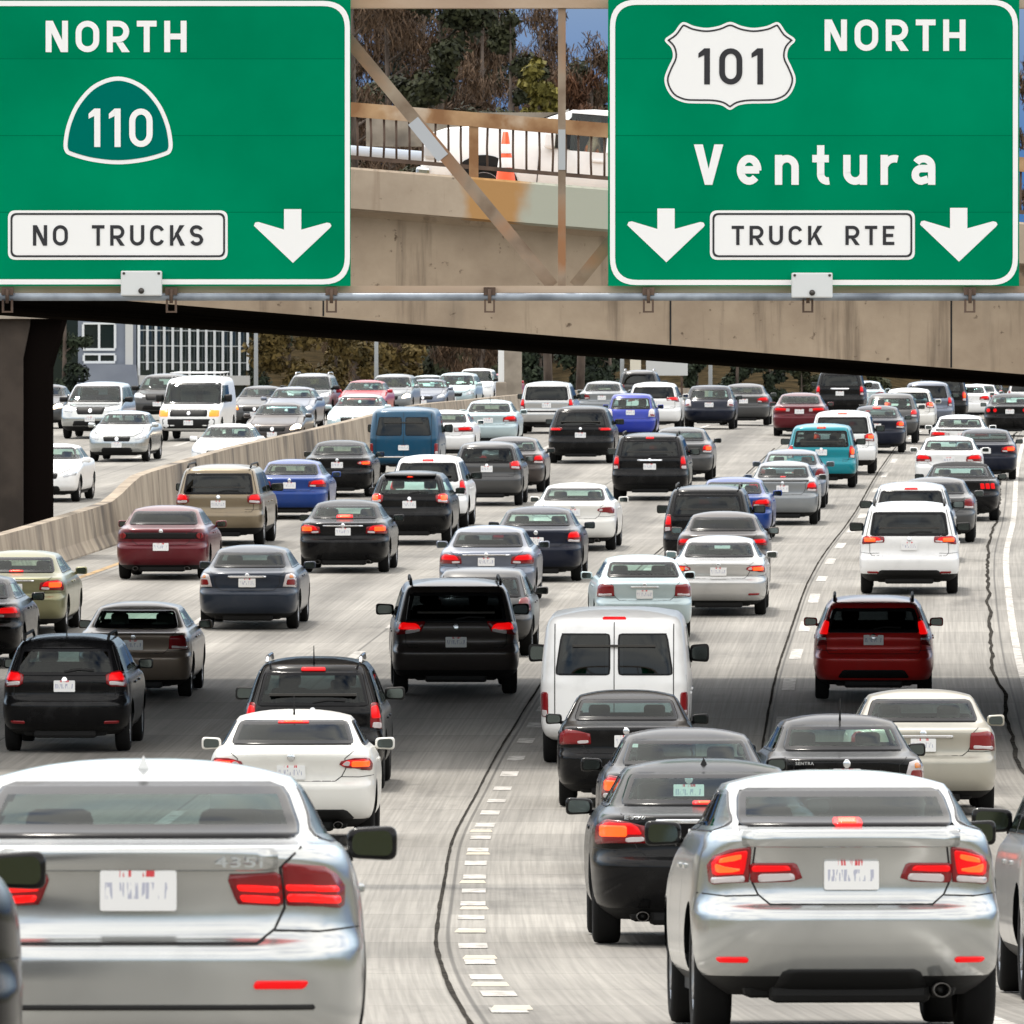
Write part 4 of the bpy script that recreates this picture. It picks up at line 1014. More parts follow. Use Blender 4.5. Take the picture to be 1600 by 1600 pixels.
class Body:
    """K rows: height, half width, rear y, front inset, plan exponents n (sides) and m (ends)"""
    def __init__(s, L, K, zm, wheels=(.95, .92), R=.33, arch=.385, trim_z=.30):
        s.L = L; s.zm = zm; s.R = R; s.arch = arch; s.trim_z = trim_z
        s.z = [k[0] for k in K]; s.z1 = s.z[-1]
        s.f = [pchip(s.z, [k[i] if i != 3 else L - k[3] for k in K]) for i in range(1, 6)]
        s.ya, s.yb = wheels[0], L - wheels[1]
        s.end = [f(s.z1) for f in s.f]
        s.cache = {}
    def prm(s, z):
        key = round(z, 5)
        if key in s.cache: return s.cache[key]
        if z <= s.z1: r = tuple(f(z) for f in s.f)
        else:
            w, yr, yf, n, m = s.end
            q = max((s.zm - z) / (s.zm - s.z1), 1e-4) ** (1 / 2.5)
            ym = (yr + yf) / 2
            r = (w * q, ym + (yr - ym) * q, ym + (yf - ym) * q, n, m)
        s.cache[key] = r
        return r
    def rear(s, x, z):
        w, yr, yf, n, m = s.prm(z); yc = (yr + yf) / 2
        q = min(abs(x) / w, .9995)
        return Vector((x, yc - (yc - yr) * (1 - q ** n) ** (1 / m), z))
    def front(s, x, z):
        w, yr, yf, n, m = s.prm(z); yc = (yr + yf) / 2
        q = min(abs(x) / w, .9995)
        return Vector((x, yc + (yf - yc) * (1 - q ** n) ** (1 / m), z))
    def side(s, y, z, sg=1):
        w, yr, yf, n, m = s.prm(z); yc = (yr + yf) / 2
        t = min(abs(y - yc) / (yf - yc), .9995)
        return Vector((sg * w * (1 - t ** m) ** (1 / n), y, z))
    def surf(s, face, a, b, off=0.0):
        f = {'rear': s.rear, 'front': s.front, 'right': lambda y, z: s.side(y, z, 1), 'left': lambda y, z: s.side(y, z, -1)}[face]
        p = f(a, b)
        e = .008
        ta = f(a + e, b) - f(a - e, b); tb = f(a, min(b + e, s.zm - .001)) - f(a, b - e)
        nn = ta.cross(tb)
        if nn.length < 1e-9: return p
        nn.normalize()
        want = {'rear': Vector((0, -1, .2)), 'front': Vector((0, 1, .2)), 'right': Vector((1, 0, .2)), 'left': Vector((-1, 0, .2))}[face]
        if nn.dot(want) < 0: nn = -nn
        return p + nn * off
    def shell(s, holes, step=.085):
        zs = []
        for a, b in zip(s.z[:-1], s.z[1:]):
            pa, pb = s.prm(a), s.prm(b)
            n = max(1, int(math.ceil(max((b - a) / .045, abs(pa[1] - pb[1]) / .07, abs(pa[0] - pb[0]) / .05))))
            zs += [a + (b - a) * k / n for k in range(n)]
        for q in (1, .96, .9, .8, .65, .45, .22): zs.append(s.zm - (s.zm - s.z1) * q ** 2.5)
        qs = [0, .12, .24, .36, .48, .58, .67, .75, .82, .88, .92, .95]
        nt = int(s.L / 2 / step)
        taus = [1 - k / nt for k in range(1, nt + 1)]
        rows = []
        for z in zs:
            w, yr, yf, n, m = s.prm(z); yc = (yr + yf) / 2; h = yf - yc
            q0 = qs[-1]; t0 = (1 - q0 ** n) ** (1 / m)
            half = []
            for q in qs: half.append((w * q, yc - h * (1 - q ** n) ** (1 / m), 'r'))
            for t in taus: half.append((w * (1 - (t * t0) ** m) ** (1 / n), yc - h * t * t0, 's'))
            for t in taus[::-1][1:]: half.append((w * (1 - (t * t0) ** m) ** (1 / n), yc + h * t * t0, 's'))
            for q in qs[::-1]: half.append((w * q, yc + h * (1 - q ** n) ** (1 / m), 'f'))
            rows.append([(x, y, z) for x, y, g in half] + [(-x, y, z) for x, y, g in half[::-1][1:-1]])
        N = len(rows[0]); nr = len(rows)
        V = [Vector(p) for r in rows for p in r]
        keep = []
        for i in range(nr - 1):
            for k in range(N):
                f = (i * N + k, i * N + (k + 1) % N, (i + 1) * N + (k + 1) % N, (i + 1) * N + k)
                keep.append((f, i))
        used = []; cut = set()
        for f, i in keep:
            P = [V[j] for j in f]; c = sum(P, Vector()) / 4
            nn = (P[2] - P[0]).cross(P[3] - P[1]); nn.normalize() if nn.length else None
            dead = False
            if abs(nn.x) > .5 and c.z < s.R + s.arch + .05:
                for ya in (s.ya, s.yb):
                    if math.hypot(c.y - ya, c.z - s.R) < s.arch: dead = True; cut.update(f)
            if not dead:
                for face, poly in holes:
                    if face == 'rear': ok = all(p.y < s.L / 2 and inside(poly, p.x, p.z) for p in P)
                    elif face == 'front': ok = all(p.y > s.L / 2 and inside(poly, p.x, p.z) for p in P)
                    else:
                        sg = 1 if face == 'right' else -1
                        ok = nn.x * sg * (1 if nn.x * c.x > 0 else -1) > 0 and abs(nn.x) > .35 and c.x * sg > 0 and all(inside(poly, p.y, p.z) for p in P)
                    if ok: dead = True; break
            if not dead: used.append((f, i))
        for j in cut:
            v = V[j]
            for ya in (s.ya, s.yb):
                d = math.hypot(v.y - ya, v.z - s.R)
                if .02 < d < s.arch * 1.35 and v.z < s.R + s.arch + .1:
                    k = s.arch / d
                    y, z = ya + (v.y - ya) * k, max(s.R + (v.z - s.R) * k, s.z[0])
                    p = s.side(y, z, 1 if v.x > 0 else -1); V[j] = p
        Fc = [f for f, i in used]; mi = []
        for f, i in used:
            cz = sum(V[j].z for j in f) / 4
            mi.append(1 if cz < s.trim_z else (3 if cz > s.roof_z else 0))
        top = [(nr - 1) * N + k for k in range(N)]
        Fc.append(tuple(top)); mi.append(3)
        # cabin lining: the same panels a little further in
        base = len(V); zl = .72
        W2 = []
        for v in V:
            W2.append(Vector((v.x * .955, s.L / 2 + (v.y - s.L / 2) * .985, .9 + (v.z - .9) * .955)))
        V = V + W2
        for f, i in used:
            if all(V[j].z > zl for j in f): Fc.append(tuple(j + base for j in f[::-1])); mi.append(2)
        Fc.append(tuple(j + base for j in top[::-1])); mi.append(2)
        used_v = sorted({j for f in Fc for j in f}); mp = {j: q for q, j in enumerate(used_v)}
        return [V[j] for j in used_v], [tuple(mp[j] for j in f) for f in Fc], mi
    roof_z = 99

def patch(B, face, poly, off=.006, nu=8, nv=8, r=.03, border=0.0, skirt=.02):
    """a curved panel lying on the body; border > 0 makes a rim of material 1"""
    if r: poly = fillet(poly, r)
    bs = [p[1] for p in poly]; b0, b1 = min(bs), max(bs)
    us = [.5 - .5 * math.cos(PI * k / nv) for k in range(nv + 1)]
    if border:
        e = border / (b1 - b0)
        us = [0, e * .4, e] + [e + (1 - 2 * e) * k / (nv - 2) for k in range(1, nv - 2)] + [1 - e, 1 - e * .4, 1]
    def span(b):
        xs = []
        for i in range(len(poly)):
            (x0, y0), (x1, y1) = poly[i - 1], poly[i]
            if abs(y1 - y0) < 1e-9:
                if abs(y0 - b) < 1e-6: xs += [x0, x1]
            elif min(y0, y1) - 1e-9 <= b <= max(y0, y1) + 1e-9: xs.append(x0 + (x1 - x0) * (b - y0) / (y1 - y0))
        return (min(xs), max(xs)) if xs else None
    rows = []
    for u in us:
        b = b0 + (b1 - b0) * u
        sp = span(b) or span(b + (1e-5 if u < .5 else -1e-5))
        if sp is None: continue
        a0, a1 = sp
        wd = max(a1 - a0, 1e-5)
        if border:
            e = min(border / wd, .45)
            ts = [0, e * .4, e] + [e + (1 - 2 * e) * k / (nu - 2) for k in range(1, nu - 2)] + [1 - e, 1 - e * .4, 1]
        else: ts = [k / nu for k in range(nu + 1)]
        rows.append([(a0 + wd * t, b) for t in ts])
    V = [B.surf(face, a, b, off) for row in rows for a, b in row]
    n = len(rows[0]); Fc = []; mi = []
    flip = face in ('front', 'left')
    for i in range(len(rows) - 1):
        for k in range(n - 1):
            f = (i * n + k, i * n + k + 1, (i + 1) * n + k + 1, (i + 1) * n + k)
            if face in ('front', 'left'): f = f[::-1]
            Fc.append(f)
            edge = border and (i < 2 or i >= len(rows) - 3 or k < 2 or k >= n - 3)
            mi.append(1 if edge else 0)
    if skirt:
        ring = [k for k in range(n)] + [i * n + n - 1 for i in range(1, len(rows))] + [(len(rows) - 1) * n + k for k in range(n - 2, -1, -1)] + [i * n for i in range(len(rows) - 2, 0, -1)]
        flat_ = [p for row in rows for p in row]
        base = len(V)
        V += [B.surf(face, *flat_[j], off - skirt) for j in ring]
        m = len(ring)
        for k in range(m):
            f = (ring[k], base + k, base + (k + 1) % m, ring[(k + 1) % m])
            if face in ('front', 'left'): f = f[::-1]
            Fc.append(f); mi.append(1 if border else 0)
    return V, Fc, mi

def ribbon(B, face, pts, w=.008, off=.0025):
    P = []
    for (a0, b0), (a1, b1) in zip(pts[:-1], pts[1:]):
        n = max(2, int(math.hypot(a1 - a0, b1 - b0) / .03))
        P += [(a0 + (a1 - a0) * k / n, b0 + (b1 - b0) * k / n) for k in range(n)]
    P.append(pts[-1])
    V = []; Fc = []
    for i, (a, b) in enumerate(P):
        p, q = P[max(i - 1, 0)], P[min(i + 1, len(P) - 1)]
        d = math.hypot(q[0] - p[0], q[1] - p[1]) or 1
        na, nb = -(q[1] - p[1]) / d * w / 2, (q[0] - p[0]) / d * w / 2
        V += [B.surf(face, a + na, b + nb, off), B.surf(face, a - na, b - nb, off)]
        if i: Fc.append((2 * i - 2, 2 * i - 1, 2 * i + 1, 2 * i))
    return V, Fc

# ------------------------------------------------------------------ body kinds, in metres
SEDAN = [(.20, .74, .34, .28, 4.2, 8), (.26, .82, .19, .13, 4.4, 8.5), (.33, .872, .085, .06, 4.5, 9), (.42, .892, .03, .0, 4.5, 9), (.54, .90, .004, .0, 4.5, 9),
         (.645, .90, .0, .015, 4.5, 9), (.67, .90, .018, .02, 4.5, 9), (.69, .90, .055, .03, 4.5, 9), (.72, .899, .078, .06, 4.4, 9), (.80, .896, .085, .16, 4.4, 9), (.88, .888, .075, .50, 4.3, 9), (.95, .872, .058, .90, 4.2, 8.5),
         (.995, .852, .058, 1.16, 4.0, 8), (1.015, .840, .085, 1.23, 3.9, 7.8), (1.03, .832, .16, 1.27, 3.8, 7.5), (1.055, .805, .36, 1.33, 3.6, 7), (1.085, .772, .56, 1.42, 3.4, 6.5), (1.15, .735, .70, 1.58, 3.2, 6),
         (1.25, .680, .91, 1.83, 3.0, 5.6), (1.335, .632, 1.12, 2.04, 3.0, 5.4), (1.375, .598, 1.26, 2.16, 3.0, 5.2)]
def tweak(K, fn): return [tuple(fn(*k)) for k in K]
# a high short boot with a lip, as on the silver four-door in front
CIVIC = [(.22, .72, .30, .28, 4.0, 8), (.29, .80, .14, .13, 4.2, 8.5), (.36, .855, .075, .06, 4.4, 9), (.44, .872, .035, .0, 4.4, 9), (.55, .877, .008, .0, 4.4, 9),
         (.645, .874, .0, .012, 4.2, 9), (.672, .872, .015, .015, 4.2, 9), (.695, .870, .060, .03, 4.0, 9), (.73, .867, .098, .06, 4.0, 8.8), (.80, .862, .108, .14, 4.0, 8.6), (.88, .852, .100, .40, 3.9, 8.4), (.95, .840, .085, .70, 3.8, 8.2), (1.00, .822, .068, 1.0, 3.8, 8),
         (1.07, .792, .045, 1.25, 3.6, 7.6), (1.095, .775, .075, 1.33, 3.5, 7), (1.11, .755, .24, 1.38, 3.4, 6.6), (1.13, .738, .42, 1.46, 3.3, 6.3),
         (1.22, .693, .72, 1.72, 3.1, 5.8), (1.30, .652, .98, 1.95, 3.0, 5.4), (1.345, .622, 1.14, 2.08, 3.0, 5.2)]
COUPE = [(.20, .76, .26, .28, 4.0, 8), (.27, .84, .12, .13, 4.2, 8.5), (.35, .888, .055, .06, 4.3, 9), (.44, .905, .020, .0, 4.3, 9), (.52, .910, .012, .0, 4.3, 9), (.60, .912, .002, .0, 4.3, 9),
         (.67, .908, .0, .012, 4.2, 9), (.695, .907, .018, .02, 4.2, 9), (.715, .905, .062, .03, 4.2, 9), (.75, .903, .090, .08, 4.1, 8.8), (.82, .897, .098, .20, 4.0, 8.6), (.90, .885, .088, .52, 3.8, 8.3), (.97, .866, .066, .95, 3.7, 8.1), (1.02, .845, .046, 1.22, 3.6, 7.9),
         (1.055, .825, .042, 1.35, 3.5, 7.6), (1.072, .808, .085, 1.42, 3.4, 7), (1.085, .785, .30, 1.46, 3.3, 6.6), (1.11, .755, .52, 1.55, 3.2, 6.3),
         (1.20, .705, .80, 1.80, 3.0, 5.8), (1.29, .650, 1.10, 2.04, 3.0, 5.4), (1.335, .612, 1.28, 2.18, 3.0, 5.2)]
SUV = [(.24, .78, .36, .28, 4.5, 9), (.32, .87, .15, .12, 4.8, 10), (.42, .91, .05, .04, 5, 10), (.52, .925, .015, .0, 5, 10), (.64, .925, .0, .0, 5, 10),
       (.675, .924, .012, .01, 5, 10), (.70, .923, .055, .02, 5, 10), (.74, .921, .085, .035, 5, 10), (.84, .917, .105, .08, 5, 10), (.95, .908, .090, .28, 4.9, 10), (1.00, .90, .088, .50, 4.8, 10), (1.05, .885, .10, .95, 4.6, 9.5),
       (1.10, .868, .125, 1.12, 4.4, 9), (1.25, .818, .20, 1.38, 4.2, 8.5), (1.40, .765, .285, 1.66, 4.0, 8), (1.52, .715, .365, 1.90, 3.8, 7.5), (1.585, .672, .43, 2.04, 3.6, 7), (1.61, .645, .50, 2.10, 3.6, 7)]
VAN = [(.32, .86, .36, .25, 5, 11), (.40, .95, .12, .06, 6, 13), (.52, .995, .03, .0, 6.5, 14), (.60, 1.0, .02, .0, 6.5, 14), (.80, 1.005, .02, .03, 6.5, 14), (1.0, 1.008, .025, .22, 6.5, 14),
       (1.10, 1.005, .03, .58, 6.5, 14), (1.2, 1.0, .04, .92, 6, 13), (1.4, .985, .065, 1.18, 5.5, 12), (1.7, .952, .12, 1.52, 5, 11), (1.86, .925, .16, 1.76, 4.6, 10), (1.94, .885, .21, 1.90, 4.2, 9), (1.98, .84, .30, 2.0, 4, 8.5)]
WAGON = [(z if z < .7 else .7 + (z - .7) * .86, w, yr * (1.0 if z < .8 else 1.05), yf, n, m) for z, w, yr, yf, n, m in SUV]
HATCH = [(z if z < .7 else .7 + (z - .7) * .83, w * .97, yr if z < .9 else yr + (z - .9) * .75, yf * .95, n * .85, m * .85) for z, w, yr, yf, n, m in SUV]

def bodies():
    B = {}
    B['sedan'] = Body(4.75, SEDAN, 1.45)
    B['civic'] = Body(4.55, CIVIC, 1.425, trim_z=.315)
    B['coupe'] = Body(4.64, COUPE, 1.41)
    B['suv'] = Body(4.65, SUV, 1.69, R=.36, arch=.42, trim_z=.36)
    B['van'] = Body(5.4, VAN, 2.07, wheels=(1.25, .85), R=.37, arch=.42, trim_z=.34)
    B['wagon'] = Body(4.7, WAGON, 1.55, trim_z=.33)
    B['hatch'] = Body(4.35, HATCH, 1.50, wheels=(.75, .85), trim_z=.30)
    return B
BODIES = bodies()
BODIES['soft'] = Body(4.75, SEDAN, 1.45); BODIES['soft'].roof_z = 1.045

BASE = {'soft': 'sedan', 'oldsedan': 'sedan', 'boxsuv': 'suv'}
OLD = [(z, w + (.02 if z > 1.06 else 0), yr if z < 1.1 else yr - (z - 1.1) * .25, yf, n * 1.35, m * 1.25) for z, w, yr, yf, n, m in SEDAN]
BODIES['oldsedan'] = Body(4.7, OLD, 1.45)
BOX = [(z, w + (max(z - 1.0, 0) * .085), yr if z < 1.0 else .09 + (yr - .09) * .62, yf, n * 1.5, m * 1.35) for z, w, yr, yf, n, m in SUV]
BODIES['boxsuv'] = Body(4.8, BOX, 1.69, R=.38, arch=.44, trim_z=.38)

# windows: fractions of the local half width for the ends, metres along the side
def WIN(kind):
    B = BODIES[kind]; L = B.L
    k = BASE.get(kind, kind)
    q = dict(sedan=dict(rear=(.86, 1.085, .92, 1.345), front=(.93, 1.075, .93, 1.365), side=(1.075, 1.335, [(1.02, 1.50), (1.58, 2.44)], 1.02, 2.56)),
             civic=dict(rear=(.82, 1.118, .91, 1.322), front=(.93, 1.10, .93, 1.345), side=(1.09, 1.315, [(.95, 1.40), (1.5, 2.3)], 1.0, 2.45)),
             coupe=dict(rear=(.86, 1.10, .92, 1.315), front=(.93, 1.09, .93, 1.335), side=(1.085, 1.305, None, 1.1, 2.6)),
             suv=dict(rear=(.83, 1.085, .88, 1.525), front=(.93, 1.09, .93, 1.57), side=(1.09, 1.53, None, 1.0, 2.6)),
             van=dict(rear=(.84, 1.22, .84, 1.78), front=(.93, 1.18, .93, 1.86), side=(1.22, 1.78, None, 1.0, 2.6)),
             wagon=dict(rear=(.83, 1.035, .88, 1.40), front=(.93, 1.045, .93, 1.43), side=(1.05, 1.40, None, 1.0, 2.6)),
             hatch=dict(rear=(.82, 1.02, .88, 1.36), front=(.93, 1.03, .93, 1.40), side=(1.03, 1.365, None, 1.0, 2.6)))[k]
    out = {}
    for face in ('rear', 'front'):
        a, z0, b, z1 = q[face]
        w0, w1 = B.prm(z0)[0] * a, B.prm(z1)[0] * b
        out[face] = [[(-w0, z0), (w0, z0), (w1, z1), (-w1, z1)]]
    if kind == 'van':
        a, z0, b, z1 = q['rear']; w0, w1 = B.prm(z0)[0] * .80, B.prm(z1)[0] * .76
        out['rear'] = [[(-w0, z0), (-.05, z0), (-.05, z1), (-w1, z1)], [(.05, z0), (w0, z0), (w1, z1), (.05, z1)]]
    z0, z1 = q['side'][:2]
    yr0, yf0 = B.prm(z0)[1], B.prm(z0)[2]; yr1, yf1 = B.prm(z1)[1], B.prm(z1)[2]
    a0, a1, b0, b1 = yr0 + (.42 if k in ('sedan', 'civic', 'coupe') else .22), yr1 + .26, yf0 - .20, yf1 - .22
    mid = (a0 + b0) / 2 + .05
    out['side'] = [[(a0, z0), (mid - .05, z0), (mid - .05, z1), (max(a1, a0 + .02), z1)], [(mid + .05, z0), (b0, z0), (b1, z1), (mid + .05, z1)]]
    return out
WINS = {k: WIN(k) for k in BODIES}

MESH = {}
def cached(key, fn):
    if key not in MESH: MESH[key] = fn()
    return MESH[key]

def shell_mesh(kind, lod):
    B = BODIES[kind]; w = WINS[kind]
    holes = [('rear', p) for p in w['rear']] + [('front', p) for p in w['front']] + [(f, p) for f in ('left', 'right') for p in w['side']]
    if kind == 'van': holes = [h for h in holes if h[0] not in ('left', 'right') or h[1] is w['side'][1]]
    V, Fc, mi = B.shell(holes, .085 if lod else .13)
    return mesh_from(kind + '_body', V, Fc, [PAINT['silver'], M['trim'], M['lining'], PAINT['silver']], mi, True)

def patch_mesh(B, face, poly, mats, **k):
    V, Fc, mi = patch(B, face, poly, **k)
    return mesh_from('panel', V, Fc, mats, mi, True)

def wheel_meshes(R, w=.215):
    t = MB(); r0 = R * .66; h = w / 2
    t.lathe_x([(-h * .80, r0 * .96), (-h * .97, r0 * 1.06), (-h, R * .86), (-h * .88, R * .965), (-h * .6, R), (h * .6, R), (h * .88, R * .965), (h, R * .86), (h * .97, r0 * 1.06), (h * .80, r0 * .96), (h * .4, r0 * .9), (-h * .4, r0 * .9), (-h * .80, r0 * .96)], 32)
    tyre = t.mesh('tyre', M['rubber'])
    m = MB()
    m.lathe_x([(h * .82, r0 * .98), (h * .90, r0 * .94), (h * .70, r0 * .86), (-h * .2, r0 * .82), (-h * .3, .02)], 32)
    for k in range(5):
        for d in (-.13, .13):
            a = 2 * PI * k / 5 + d
            m.beam((h * .55, .02 * math.cos(a), .02 * math.sin(a)), (h * .76, r0 * .9 * math.cos(a), r0 * .9 * math.sin(a)), .035, .03, (1, 0, 0))
    m.lathe_x([(h * .3, .075), (h * .68, .07), (h * .72, .03), (h * .72, .002)], 16)
    return tyre, m.mesh('rim', M['alloy'])

def mirror_mesh():
    bm = bmesh.new(); bmesh.ops.create_cube(bm, size=1)
    bmesh.ops.scale(bm, vec=(.23, .13, .155), verts=bm.verts)
    for v in bm.verts:
        if v.co.y > 0: v.co.x *= .72; v.co.z *= .72
        if v.co.x < 0: v.co.z *= .85
    bmesh.ops.bevel(bm, geom=bm.edges[:], offset=.048, segments=4, affect='EDGES', profile=.6)
    a = bmesh.ops.create_cube(bm, size=1)['verts']
    bmesh.ops.scale(bm, vec=(.14, .05, .045), verts=a); bmesh.ops.translate(bm, vec=(-.15, .03, -.05), verts=a)
    me = bpy.data.meshes.new('side_mirror'); bm.to_mesh(me); bm.free()
    me.materials.append(PAINT['silver']); me.polygons.foreach_set('use_smooth', [True] * len(me.polygons))
    g = MB(); p = fillet([(-.086, -.046), (.088, -.052), (.084, .052), (-.082, .044)], .04, 6)
    g.prism(p, -.0685, -.060)
    return me, g.mesh('mirror_glass', M['mirror'])
MIR = mirror_mesh()

def seat_mesh(kind):
    m = MB()
    x = 0
    m.bbox(x - .25, x + .25, -.13, .03, .35, .98, .06)
    m.bbox(x - .14, x + .14, -.14, -.03, 1.0, 1.20, .045)
    m.bbox(x - .25, x + .25, -.05, .5, .28, .45, .06)
    return m.mesh('seat', M['tan_lining'])
def bench_mesh(w):
    m = MB(); m.bbox(-w, w, -.12, .06, .35, .99, .06); m.bbox(-w, w, -.05, .5, .25, .45, .06)
    for x in (-w * .6, w * .6): m.bbox(x - .13, x + .13, -.13, -.03, .97, 1.12, .04)
    m.box(-w, w, -.75, -.12, .93, .96)
    return m.mesh('rear_seat', M['tan_lining'])

def chassis_mesh(B):
    m = MB(); z0 = B.z[0]
    m.bbox(-.60, .60, .28, B.L - .25, z0 - .015, .52, .05)
    m.box(-.78, .78, B.ya + .45, B.yb - .45, z0 - .01, .40)
    m.tube([(-.6, B.ya, B.R), (.6, B.ya, B.R)], .05); m.tube([(-.6, B.yb, B.R), (.6, B.yb, B.R)], .05)
    m.bbox(-.45, .45, .20, .55, z0 - .04, z0 + .12, .04)
    return m.mesh('chassis', M['trim'])

# tail lamps: fraction of the local half width and height; first lens is the lamp, the others lie in it
LAMPS = {
 'wide':   [([(.50, .80), (.95, .79), (.965, .93), (.90, .985), (.54, .955)], 'red'), ([(.54, .815), (.70, .81), (.70, .85), (.545, .855)], 'white_lens')],
 'corner': [([(.62, .77), (.955, .76), (.968, .95), (.92, .99), (.66, .975)], 'red'), ([(.67, .785), (.93, .775), (.93, .82), (.675, .83)], 'white_lens')],
 'slant':  [([(.66, .80), (.955, .78), (.965, .92), (.93, 1.0), (.78, .985)], 'red'), ([(.69, .79), (.93, .775), (.94, .825), (.71, .84)], 'white_lens')],
 'tri':    [([(.54, .905), (.66, .845), (.945, .815), (.965, .90), (.93, .955), (.75, .955)], 'red'), ([(.60, .88), (.69, .87), (.71, .92), (.66, .925)], 'white_lens')],
 'whitecorner': [([(.70, .76), (.955, .75), (.968, .95), (.92, 1.0), (.80, .985)], 'white_lens'), ([(.76, .80), (.93, .79), (.93, .90), (.80, .90)], 'red'), ([(.84, .92), (.93, .92), (.91, .975), (.86, .97)], 'amberlens')],
 'band':   [([(.34, .83), (.95, .82), (.962, .95), (.90, .975), (.36, .955)], 'red'), ([(.36, .845), (.50, .845), (.50, .94), (.37, .94)], 'white_lens')],
 'bar3':   [([(.50, .80), (.90, .80), (.90, .96), (.50, .96)], 'seam'), ([(.53, .81), (.63, .81), (.63, .95), (.53, .95)], 'red'), ([(.66, .81), (.76, .81), (.76, .95), (.66, .95)], 'red'), ([(.79, .81), (.88, .81), (.88, .95), (.79, .95)], 'red')],
 'round':  [([(.84, .88, .062)], 'red'), ([(.58, .88, .062)], 'red')],
 'suv':    [([(.66, .90), (.955, .88), (.962, 1.06), (.92, 1.10), (.68, 1.07)], 'red'), ([(.70, .915), (.92, .90), (.92, .955), (.71, .965)], 'white_lens')],
 'suvwide': [([(.50, .97), (.95, .93), (.955, 1.05), (.90, 1.085), (.52, 1.075)], 'red'), ([(.53, .98), (.68, .965), (.68, 1.0), (.54, 1.01)], 'white_lens')],
 'suvtall': [([(.80, .80), (.955, .79), (.955, 1.13), (.86, 1.13)], 'red'), ([(.82, .81), (.94, .80), (.94, .88), (.835, .885)], 'white_lens')],
 'wagontall': [([(.78, .84), (.955, .83), (.955, 1.03), (.90, 1.26), (.86, 1.26), (.82, 1.03)], 'red'), ([(.80, .93), (.94, .93), (.94, .96), (.80, .96)], 'white_lens')],
 'slim':   [([(.55, .995), (.95, .97), (.955, 1.045), (.58, 1.06)], 'red')],
 'minivan': [([(.56, .95), (.955, .90), (.955, 1.10), (.50, 1.105)], 'red'), ([(.57, .955), (.80, .92), (.80, .985), (.58, 1.0)], 'white_lens')],
 'van':    [([(.885, .66), (.975, .66), (.972, .99), (.885, .99)], 'red'), ([(.895, .67), (.965, .67), (.965, .75), (.895, .75)], 'white_lens')],
 'hatch':  [([(.70, .80), (.95, .79), (.955, .96), (.92, 1.02), (.78, 1.0)], 'red'), ([(.74, .81), (.92, .80), (.92, .85), (.76, .86)], 'white_lens')],
 'whitehatch': [([(.70, .78), (.95, .77), (.955, .96), (.90, 1.03), (.76, 1.0)], 'white_lens'), ([(.76, .81), (.92, .80), (.92, .86), (.78, .87)], 'red')],
 'inner':  [([(.40, .80), (.84, .79), (.85, .94), (.42, .95)], 'red')],
 'civic':  [([(.66, .815), (.895, .81), (.925, .92), (.88, .99), (.68, 1.015)], 'red'), ([(.31, .83), (.645, .82), (.665, .925), (.36, .925)], 'red'), ([(.36, .835), (.60, .825), (.60, .87), (.375, .873)], 'white_lens'), ([(.68, .825), (.88, .815), (.885, .85), (.685, .86)], 'white_lens'), ([(.69, .862), (.875, .858), (.895, .93), (.86, .972), (.69, .998)], 'lit'), ([(.715, .945), (.85, .925), (.845, .955), (.72, .978)], 'core'), ([(.715, .878), (.855, .872), (.87, .925), (.80, .905), (.715, .908)], 'core'), ([(.39, .885), (.64, .88), (.645, .915), (.41, .915)], 'lit')],
 'coupe':  [([(.655, .845), (.905, .835), (.925, .93), (.88, .995), (.67, 1.01)], 'red'), ([(.44, .85), (.640, .845), (.650, .975), (.40, .965)], 'red'), ([(.66, .86), (.89, .853), (.89, .888), (.66, .893)], 'core2'), ([(.66, .905), (.89, .898), (.885, .925), (.66, .93)], 'core2'), ([(.46, .862), (.625, .857), (.625, .885), (.45, .890)], 'core2'), ([(.45, .905), (.625, .90), (.625, .925), (.44, .93)], 'core2')],
}
M['core2'] = flat('lit_red_bar', (.5, .004, .004), .2, emc=(1, .006, .005), em=.75)
HEADS = {
 'sedan': dict(lamp=[(.60, .64), (.93, .68), (.945, .80), (.80, .83), (.64, .75)], grille=[(-.42, .60), (.42, .60), (.46, .73), (-.46, .73)], low=[(-.55, .30), (.55, .30), (.48, .42), (-.48, .42)]),
 'suv': dict(lamp=[(.58, .80), (.93, .82), (.945, .97), (.82, 1.0), (.60, .95)], grille=[(-.42, .74), (.42, .74), (.50, .95), (-.50, .95)], low=[(-.6, .40), (.6, .40), (.52, .55), (-.52, .55)]),
 'van': dict(lamp=[(.66, .80), (.95, .80), (.95, 1.0), (.66, 1.0)], grille=[(-.60, .80), (.60, .80), (.60, 1.0), (-.60, 1.0)], low=[(-.85, .42), (.85, .42), (.85, .72), (-.85, .72)]),
}
HEADS['hatch'] = HEADS['civic'] = HEADS['coupe'] = HEADS['soft'] = HEADS['sedan']; HEADS['wagon'] = HEADS['oldsedan'] = HEADS['sedan']; HEADS['boxsuv'] = HEADS['suv']
PLATE_Z = dict(sedan=.84, soft=.62, civic=.86, coupe=.88, suv=.86, van=.72, wagon=.90, hatch=.84)
MIRROR_Z = dict(sedan=1.02, soft=1.02, civic=1.04, coupe=1.04, suv=1.14, van=1.34, wagon=1.06, hatch=1.03)

for _k, _v in BASE.items():
    if _k != 'soft': PLATE_Z[_k] = PLATE_Z[_v]
    MIRROR_Z[_k] = MIRROR_Z[_v]

def frac(B, pts):
    return [(x * B.prm(z)[0], z) for x, z in pts]

def disc(c, r, n=14):
    return [(c[0] + r * math.cos(2 * PI * k / n), c[1] + r * math.sin(2 * PI * k / n)) for k in range(n)]

def recolour(o, slot, m):
    o.material_slots[slot].link = 'OBJECT'; o.material_slots[slot].material = m

